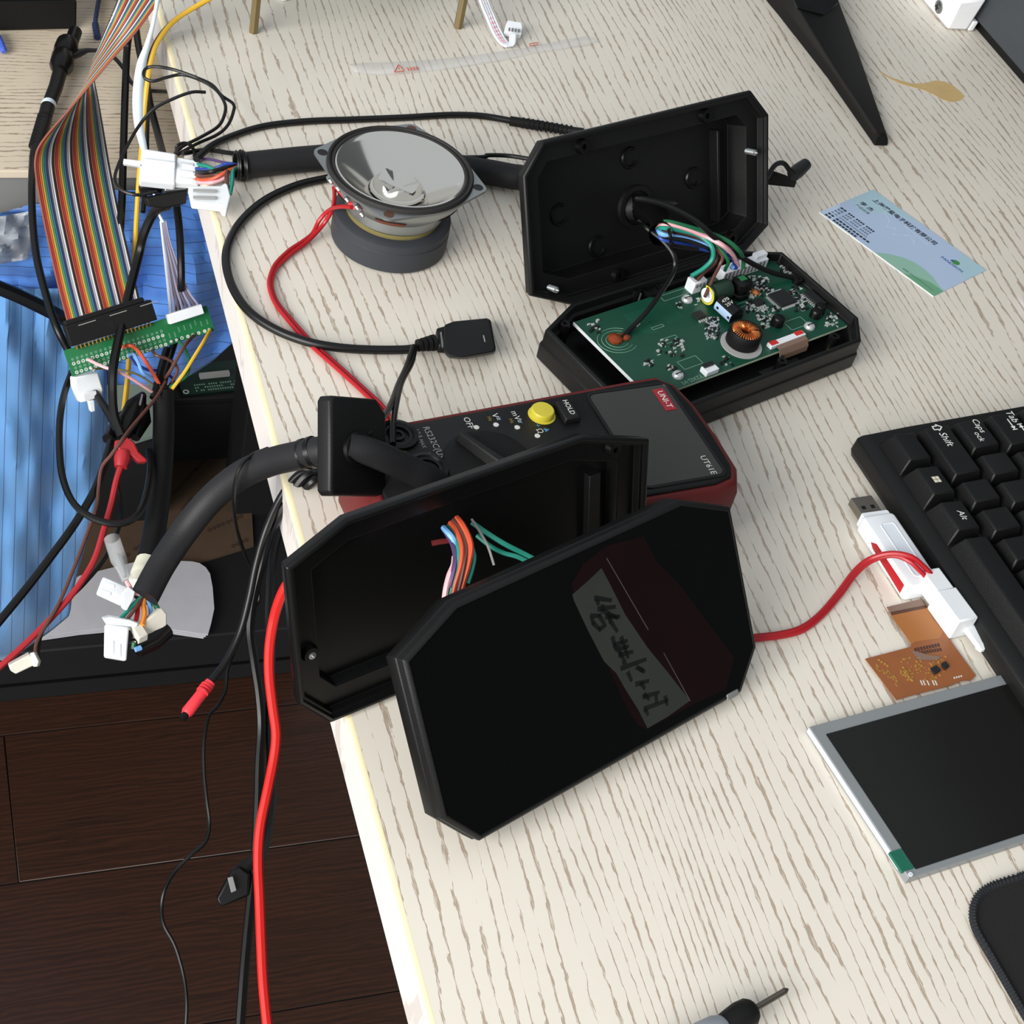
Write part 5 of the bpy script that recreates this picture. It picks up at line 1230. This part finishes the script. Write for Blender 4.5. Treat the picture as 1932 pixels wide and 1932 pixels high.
# white flat cable to the small header
fc = thing('flat_cable', 'white flat cable hanging past the desk corner to the white header', 'cable', P(270, 200, -20))
L_ = [(296,-20,40),(286,40,30),(272,85,18),(258,120,8),(251,165,-2),(250,205,-12),(254,240,-22),(262,270,-30),(272,300,-38),(284,345,-46),(294,392,-56),(304,420,-60)]
R_2 = [(306,-20,40),(294,40,30),(284,85,18),(276,120,8),(271,165,-2),(270,205,-12),(271,240,-22),(276,270,-30),(282,300,-38),(290,345,-46),(297,392,-56),(312,420,-60)]
Lc, Rc2 = cat([P(*a) for a in L_], 4), cat([P(*a) for a in R_2], 4)
MB().loft([[a, b] for a, b in zip(Lc, Rc2)], False, False, closed=False).build('flat_band', 'flat_white', fc, smooth=True, solid=.8)
for k in range(8):
    t = k/7
    ends = GT(60+(1410+255*t)/5.367, 540+(335-75*t)/5.367)
    e3 = TG((c0_[0]+.8+(c1_[0]-c0_[0]-1.2)*t, c0_[1]+1, 3.5))
    MB().tube(cat([P(304+8*t,418,-60), P(308+12*t,455,-66), P(313+22*t,500,-72), P(318+36*t,548,-76), P(321+50*t,578-6*t,-76), e3], 5), .85, 6).build('core', 'white_wire' if k in (0,) else ('flat_lilac' if k % 2 else 'flat_dark'), fc, smooth=True)

# ================================================================ connector cluster at the desk corner
cl = thing('plug_cluster', 'mated white nylon plugs on the loom at the corner of the desk', 'connector', P(320, 320, -12))
k1 = px_box('plug', [(267,279),(333,289),(330,347),(262,340)], [4,4,-4,-4], 7, 'nylon', cl, 1.0, 'large ivory plug half')
px_box('raised_rib', [(266,300),(331,308),(330,318),(265,311)], [1.8,1.8,.6,.6], -1.2, 'nylon', k1, .4)
px_box('latch', [(233,299),(266,303),(265,314),(232,309)], [2,2,0,0], 4, 'nylon', k1, .5)
k2 = px_box('socket', [(333,295),(377,302),(374,346),(329,344)], [2,2,-4,-4], 6, 'nylon', cl, 1.0, 'clear-white socket half')
for k in range(3): px_box('chamber', [(340,303+k*13),(366,307+k*13),(365,314+k*13),(339,310+k*13)], [.6-k*1.8]*4, -.4, 'white_plastic', k2, .2)
px_box('metal_tab', [(308,347),(350,346),(352,356),(312,360)], [-9,-9,-11,-11], 5, 'zinc', cl, .4)
px_box('black_plug', [(262,344),(308,347),(306,358),(265,356)], [-10,-10,-12,-12], 8, 'black_smooth', cl, .6)
px_box('black_clip', [(275,374),(354,357),(352,384),(310,393),(282,390)], [-14,-12,-18,-20,-18], 8, 'black_matte', cl, .8)
k3 = px_box('small_plug', [(355,350),(416,350),(424,344),(430,347),(436,370),(428,398),(420,396),(416,388),(362,382)], [12,12,12.4,12.4,11,9,9,9.4,9.4], 5, 'nylon', cl, .8, 'clear-white two-pole plug nearest the desk')
for k in range(2): px_box('chamber', [(364,357+k*13),(408,358+k*13),(408,364+k*13),(364,363+k*13)], [12.2-k*1.2]*4, -.4, 'light_grey', k3, .2)
E3 = P(452,312,8)
for lst, r, m in (([(420,306,8),(390,300,4),(372,304,0)], .8, 'purple_wire'), ([(428,309,9),(405,318,6),(380,320,2),(370,318,0)], 1.0, 'blue_wire'), ([(425,318,8),(410,322,8),(390,314,4),(372,310,0)], 1.1, 'teal_wire'),
                  ([(420,328,7),(400,330,5),(380,332,1),(370,330,-2)], 1.1, 'brown_wire'), ([(425,325,8),(405,336,5),(385,340,1),(370,338,-3)], 1.1, 'orange_wire'), ([(430,330,6),(415,340,4),(395,345,2),(372,344,-3)], 1.1, 'pink_wire'),
                  ([(430,322,8),(428,345,10),(430,362,10)], 1.2, 'brown_wire'), ([(440,322,8),(438,345,10),(434,366,10)], 1.2, 'teal_wire'), ([(420,318,9),(398,324,8),(378,326,3),(371,324,0)], 1.2, 'black_cable')):
    MB().tube(cat([E3]+[P(*a) for a in lst], 5), r, 7).build('wire', m, cl, smooth=True)
for k in range(5):
    c = P(446+k*4, 312+2*math.sin(k*2), 8); MB().tube([c+Vector((0,7.5*math.cos(t),7.5*math.sin(t))) for t in [2*math.pi*j/12 for j in range(13)]], .8, 5).build('wrap', 'black_smooth', cl, smooth=True)
# thin black wire loops
lw = thing('loop_wire', 'thin black wire looped over the desk corner beside the white plugs', 'wire', P(350, 200, 10))
MB().tube(pp([(330,290,2),(345,276,4),(380,258,8),(412,238,12),(424,215,16),(424,195,18),(408,170,18),(380,152,18),(345,141,16),(315,146,14),(290,153,12),(274,148,12),(271,136,14),(280,127,16),(300,126,18),(330,132,18),(370,146,18),(400,160,18),(418,180,18),(440,196,16),(440,212,14),(430,236,10),(410,254,7),(370,272,4),(335,292,2)], 6), .95, 7).build('strand', 'black_cable', lw, smooth=True)
MB().tube(pp([(388,174,20),(362,174,20),(328,186,16),(290,206,10),(262,238,2),(238,280,-4),(222,315,-8),(217,338,-10),(226,356,-12),(248,366,-12),(270,367,-12),(294,360,-12)], 6), .95, 7).build('strand', 'black_cable', lw, smooth=True)
MB().tube(pp([(333,288,4),(334,276,9),(346,270,10),(360,274,9),(367,288,5),(366,296,3)], 6), 1.0, 7).build('strand', 'black_cable', lw, smooth=True)

# other hanging cables
cable('straight_cable', pp([(247,50,-20),(240,90,-40),(236,180,-50),(233,280,-58),(230,380,-66),(227,430,-72),(222,520,-92),(226,640,-100)]), 2.4, 'black_cable', 'straight black cord hanging beside the right edge of the ribbon cable')
cable('power_cable', pp([(255,40,-70),(262,90,-72),(275,150,-74),(284,200,-76),(297,250,-78),(306,285,-70),(318,330,-40)]), 2.4, 'black_cable', 'black cord passing behind the white flat cable')
cable('probe_cable', pp([(186,95,-80),(214,108,-82),(235,132,-84),(250,158,-84),(275,170,-84),(316,173,-70),(340,176,-40)]), 1.4, 'black_cable', 'thin black cord crossing behind the white flat cable to the desk')
cable('black_companion_wire', pp([(388,2,18),(338,32,10),(305,64,2),(286,100,-6),(280,140,-16),(279,190,-28),(277,250,-40),(276,330,-56),(270,400,-66)]), 1.5, 'black_cable', 'black wire running alongside the yellow wire')
cable('yellow_wire', pp([(410,-10,28),(370,12,22),(328,40,15),(298,78,6),(284,118,-4),(277,160,-14),(272,210,-26),(268,270,-40),(262,340,-54),(256,440,-74),(249,560,-94),(243,680,-108),(238,740,-108),(230,805,-104)]), 1.45, 'yellow_wire', 'yellow wire hanging down past the plugs to the crocodile clip', 'wire')
cable('clip_lead', pp([(316,388,-20),(292,400,-30),(272,440,-44),(262,480,-56),(244,550,-66),(228,620,-72),(214,690,-80),(212,740,-90),(216,785,-98),(230,822,-104)]), 2.6, 'black_cable', 'thick black lead passing in front of the adapter board')
cable('hanging_cable', pp([(333,386,-24),(338,430,-40),(341,480,-56),(342,530,-70),(339,575,-84),(330,640,-96),(318,680,-100),(308,725,-100)]), 2.1, 'black_cable', 'black cord hanging over the jacket right of the white flat cable')
cable('loop_lead', pp([(140,690,-112),(122,740,-112),(113,790,-112),(112,845,-112),(118,900,-112),(136,945,-112),(165,972,-112),(205,987,-112),(242,984,-112),(266,962,-112),(279,920,-112),(284,880,-112),(281,850,-112)]), 1.9, 'black_cable', 'black lead making a wide loop in front of the jacket')

# white plug below the board
wl = thing('hanging_plug', 'pale nylon plug hanging below the left end of the adapter board', 'connector', P(170, 745, -115))
px_box('body', [(141,712),(185,702),(195,735),(192,752),(152,760),(142,728)], [-100,-100,-108,-112,-112,-104], 10, 'nylon', wl, .8)
px_box('hood', [(155,742),(180,736),(184,750),(158,757)], [-106,-106,-110,-110], -1.2, 'nylon', wl, .4)
px_box('latch', [(168,757),(178,755),(180,776),(172,778)], [-110,-110,-116,-116], 4, 'nylon', wl, .4)

# soldered wires to the cloth-taped loom
tl = thing('taped_loom', 'black taped loom with coloured wires soldered to the adapter strip', 'cable', P(310, 800, -110))
def gp(x, y, up=1.2): c = GT(60+x/5.367, 540+y/5.367); return TG((c[0],c[1],up))
def z2(x, y, z): return P(60+x/5.367, 540+y/5.367, z)
tt = P(308,745,-104)
for s, mids, e, r, m in (
    ((570,745), [(700,805,-84),(850,860,-84),(1000,930,-88)], (1195,1055,-98), .95, 'pink_wire'),
    ((915,618), [(985,600,-78),(1060,640,-80),(1150,760,-84),(1250,920,-94)], (1320,1060,-102), 1.1, 'orange_wire'),
    ((978,700), [(1030,690,-82),(1080,780,-84),(1130,880,-88)], (1290,980,-100), 1.0, 'sky_wire'),
    ((985,715), [(1060,790,-90),(1180,850,-94),(1300,860,-98)], (1440,960,-104), .9, 'blue_wire'),
    ((1212,650), [(1260,700,-84),(1370,735,-86),(1460,800,-90),(1470,880,-94)], (1400,1000,-102), .9, 'brown_wire'),
    ((1630,500), [(1550,600,-82),(1480,720,-86),(1400,860,-92)], (1340,960,-100), 1.0, 'brown_wire'),
    ((1798,445), [(1740,560,-82),(1640,720,-86),(1540,880,-92)], (1390,1080,-102), 1.05, 'yellow_wire'),
    ((1490,560), [(1550,640,-86),(1590,760,-90),(1570,900,-94),(1450,990,-98)], (1330,1070,-102), 1.0, 'green_wire'),
    ((610,838), [(760,835,-94),(920,850,-95),(1080,900,-97)], (1240,1010,-102), .6, 'yellow_felt')):
    MB().tube(cat([gp(*s)]+[z2(*a) for a in mids]+[z2(*e), tt+Vector((0,0,-3))], 5), r, 7).build('wire', m, tl, smooth=True)
MB().tube(pp([(306,728,-100),(308,748,-104),(309,800,-112),(306,870,-118),(300,940,-122),(290,1010,-124),(277,1066,-124)]), [4.2]*3+[6]*33+[5.8], 14).build('taped_sleeve', 'black_matte', tl, smooth=True)
MB().tube(pp([(278,1060,-123),(272,1075,-123),(264,1096,-122),(258,1112,-121)]), [6.2]*10+[5.8]*8+[4.6], 14).build('cream_tape', 'tape_cream', tl, smooth=True)
MB().tube(pp([(316,660,-96),(304,700,-98),(296,735,-100),(290,752,-102)]), 2.6, 8).build('branch', 'black_cable', tl, smooth=True)

# crocodile clips
bc = thing('crocodile_clip', 'black crocodile clip gripping the wires below the adapter board', 'clip', P(245, 800, -115), 'crocodile clips')
def clipform(t, nm, m, pts, w): return MB().tube([P(*a) for a in pts], w, 10).build(nm, m, t, smooth=True)
clipform(bc, 'jaw', 'black_smooth', [(270,744,-104),(256,768,-104),(240,800,-106),(230,826,-108)], [2.0,6.0,6.4,3.6])
clipform(bc, 'jaw', 'black_smooth', [(276,766,-108),(268,792,-110),(254,826,-112)], [1.6,5.2,3.0])
clipform(bc, 'handle', 'black_smooth', [(252,770,-112),(226,795,-114),(206,830,-114)], [3,4.5,4.0])
px_box('teeth', [(262,762),(267,743),(270,744),(266,763)], -97, 1, 'zinc', bc, 0)
rcp = thing('crocodile_clip', 'red crocodile clip below the black clip', 'clip', P(245, 850, -118), 'crocodile clips')
px_box('jaw', [(218,838),(240,824),(254,834),(262,852),(278,866),(278,872),(262,872),(246,858),(228,858)], [-100,-98,-98,-102,-106,-107,-106,-103,-103], 7, 'red_clip', rcp, 1.2)
clipform(rcp, 'boot', 'red_clip', [(232,852,-104),(231,866,-106),(228,882,-108)], [4.2,4.6,3.4])
clipform(rcp, 'side_arm', 'red_clip', [(222,834,-104),(220,848,-105),(226,858,-105)], [1.6,1.6,1.6])
cable('red_clip_lead', pp([(229,878,-108),(220,905,-112),(210,950,-118),(196,1000,-124),(176,1060,-132),(140,1116,-140),(95,1168,-148),(40,1222,-156),(-20,1275,-164)]), 1.7, 'red_clip', 'red lead running from the red clip to the lower left edge')
cable('black_clip_lead', pp([(210,832,-112),(196,880,-116),(176,930,-120),(140,990,-126),(100,1045,-132),(50,1110,-140),(-20,1195,-150)]), 2.3, 'black_cable', 'black lead running from the black clip to the left edge above the red lead')
tag(MB().tube(pp([(312,720,-98),(296,748,-98),(270,780,-98),(248,806,-98),(230,830,-98),(210,858,-104),(192,882,-110),(186,920,-116),(182,955,-120),(165,1005,-126),(140,1070,-134),(110,1140,-142),(72,1205,-150),(66,1238,-152)]), 1.0, 7).build('brown_thin_wire', 'brown_wire', smooth=True), 'thin brown wire trailing from the adapter strip down to the lower left plug', 'wire')
cable('thin_trailing_cord', pp([(224,852,-112),(220,900,-118),(228,950,-122),(226,990,-126),(200,1050,-134),(160,1100,-142),(118,1142,-148),(80,1190,-152),(70,1240,-153)]), 1.1, 'black_cable', 'thin black cord trailing beside the red lead to the lower left plug')
lp_ = thing('floor_plug', 'ivory two-pole plug at the lower end of the thin trailing wires', 'connector', P(45, 1255, -158))
px_box('body', [(16,1256),(56,1234),(66,1246),(64,1256),(30,1272),(20,1266)], [-150,-148,-150,-152,-156,-154], 7, 'nylon_old', lp_, .6)
px_box('lip', [(56,1232),(64,1230),(73,1248),(70,1258),(62,1258)], [-147,-147,-149,-151,-152], 4, 'nylon_old', lp_, .4)

# ================================================================ cables hanging at the front of the desk
cable('red_test_lead', pp([(560,1080,6),(540,1105,0),(526,1135,-8),(515,1175,-18),(508,1225,-26),(508,1275,-34),(514,1330,-42),(521,1385,-50),(516,1435,-58),(503,1500,-66),(491,1560,-74),(487,1620,-82),(490,1700,-92),(493,1780,-100),(497,1860,-108),(506,1950,-118)]), 2.15, 'red_cable', 'thick bright red test lead hanging off the front edge of the desk')
kb1 = thing('red_tipped_cord', 'black cord with a red rubber end hanging over the floor', 'cable', P(420, 1250, -60))
MB().tube(pp([(668,884,20),(625,886,12),(592,888,6),(562,896,3),(530,938,-8),(502,1000,-20),(483,1066,-34),(470,1130,-46),(452,1196,-58),(425,1250,-66),(396,1288,-70)]), 1.75, 9).build('cord', 'black_cable', kb1, smooth=True)
MB().tube([P(398,1286,-70), P(392,1294,-71), P(372,1320,-73), P(353,1344,-75), P(350,1348,-75)], [2.4,2.7,2.7,2.8,2.0], 12).build('red_end', 'red_cap', kb1, smooth=True)
for k in range(3): MB().tube([P(391-k*4,1294+k*5,-70.8), P(389.6-k*4,1296+k*5,-70.9)], 3.0, 12).build('ridge', 'red_cap', kb1, smooth=True)
MB().tube([P(352,1346,-75), P(343,1357,-76)], 1.8, 10).build('tip', 'black_smooth', kb1, smooth=True)
cable('twin_cord', pp([(668,890,20),(630,888,12),(604,890,6),(572,902,3),(540,950,-10),(512,1000,-24),(495,1060,-40),(478,1130,-54),(472,1190,-66),(480,1250,-78),(489,1310,-88),(493,1370,-98),(489,1440,-106),(487,1520,-114),(483,1600,-122),(474,1690,-130),(466,1770,-136),(459,1850,-142),(452,1950,-150)]), 2.2, 'black_cable', 'thick black cord hanging beside the red test lead to the bottom of the frame')
cable('second_cord', pp([(668,896,20),(634,896,12),(610,898,5),(586,912,3),(552,950,-14),(524,1010,-32),(512,1080,-50),(508,1160,-66),(512,1240,-80),(508,1330,-94),(510,1420,-106),(514,1500,-114),(506,1570,-120),(490,1630,-126),(478,1650,-128)]), 2.0, 'black_cable', 'black cord bulging out behind the red test lead')
cable('hair_wire', pp([(505,846,22),(470,862,26),(448,892,22),(441,940,8),(445,990,-14),(460,1040,-36),(482,1092,-56),(489,1128,-66),(474,1158,-70),(448,1215,-76),(430,1262,-80),(426,1300,-84),(412,1330,-86),(394,1352,-88),(385,1400,-92),(385,1455,-98),(390,1510,-104),(395,1555,-110),(388,1588,-112),(362,1612,-114),(332,1642,-118),(312,1676,-120),(305,1710,-124),(309,1745,-126),(330,1785,-130),(346,1840,-136),(352,1890,-140),(350,1945,-146)]), .85, 'black_cable', 'hair-thin black wire wandering down in front of the floorboards')
bp_ = thing('barrel_plug', 'black moulded plug with a pale mark hanging over the floor', 'plug', P(440, 1670, -140))
px_box('body', [(408,1695),(438,1640),(452,1634),(472,1648),(470,1690),(420,1711),(412,1706)], [-128,-122,-121,-122,-128,-132,-131], 9, 'black_smooth', bp_, 1.0)
px_box('pale_mark', [(429,1656),(439,1653),(446,1680),(436,1684)], [-121.8,-121.3,-125,-125.4], -1.2, 'mid_grey', bp_, .2)
MB().tube([P(456,1644,-126), P(466,1634,-125), P(476,1624,-124), P(484,1610,-122)], [3.6,3.4,2.6,2.0], 12).build('strain_relief', 'black_matte', bp_, smooth=True)
cable('floor_shadow_wire', pp([(400,1304,-300),(430,1325,-300),(470,1350,-300),(500,1362,-300)]), 1.2, 'black_cable', 'thin dark wire seen behind the red-tipped cord') if False else None
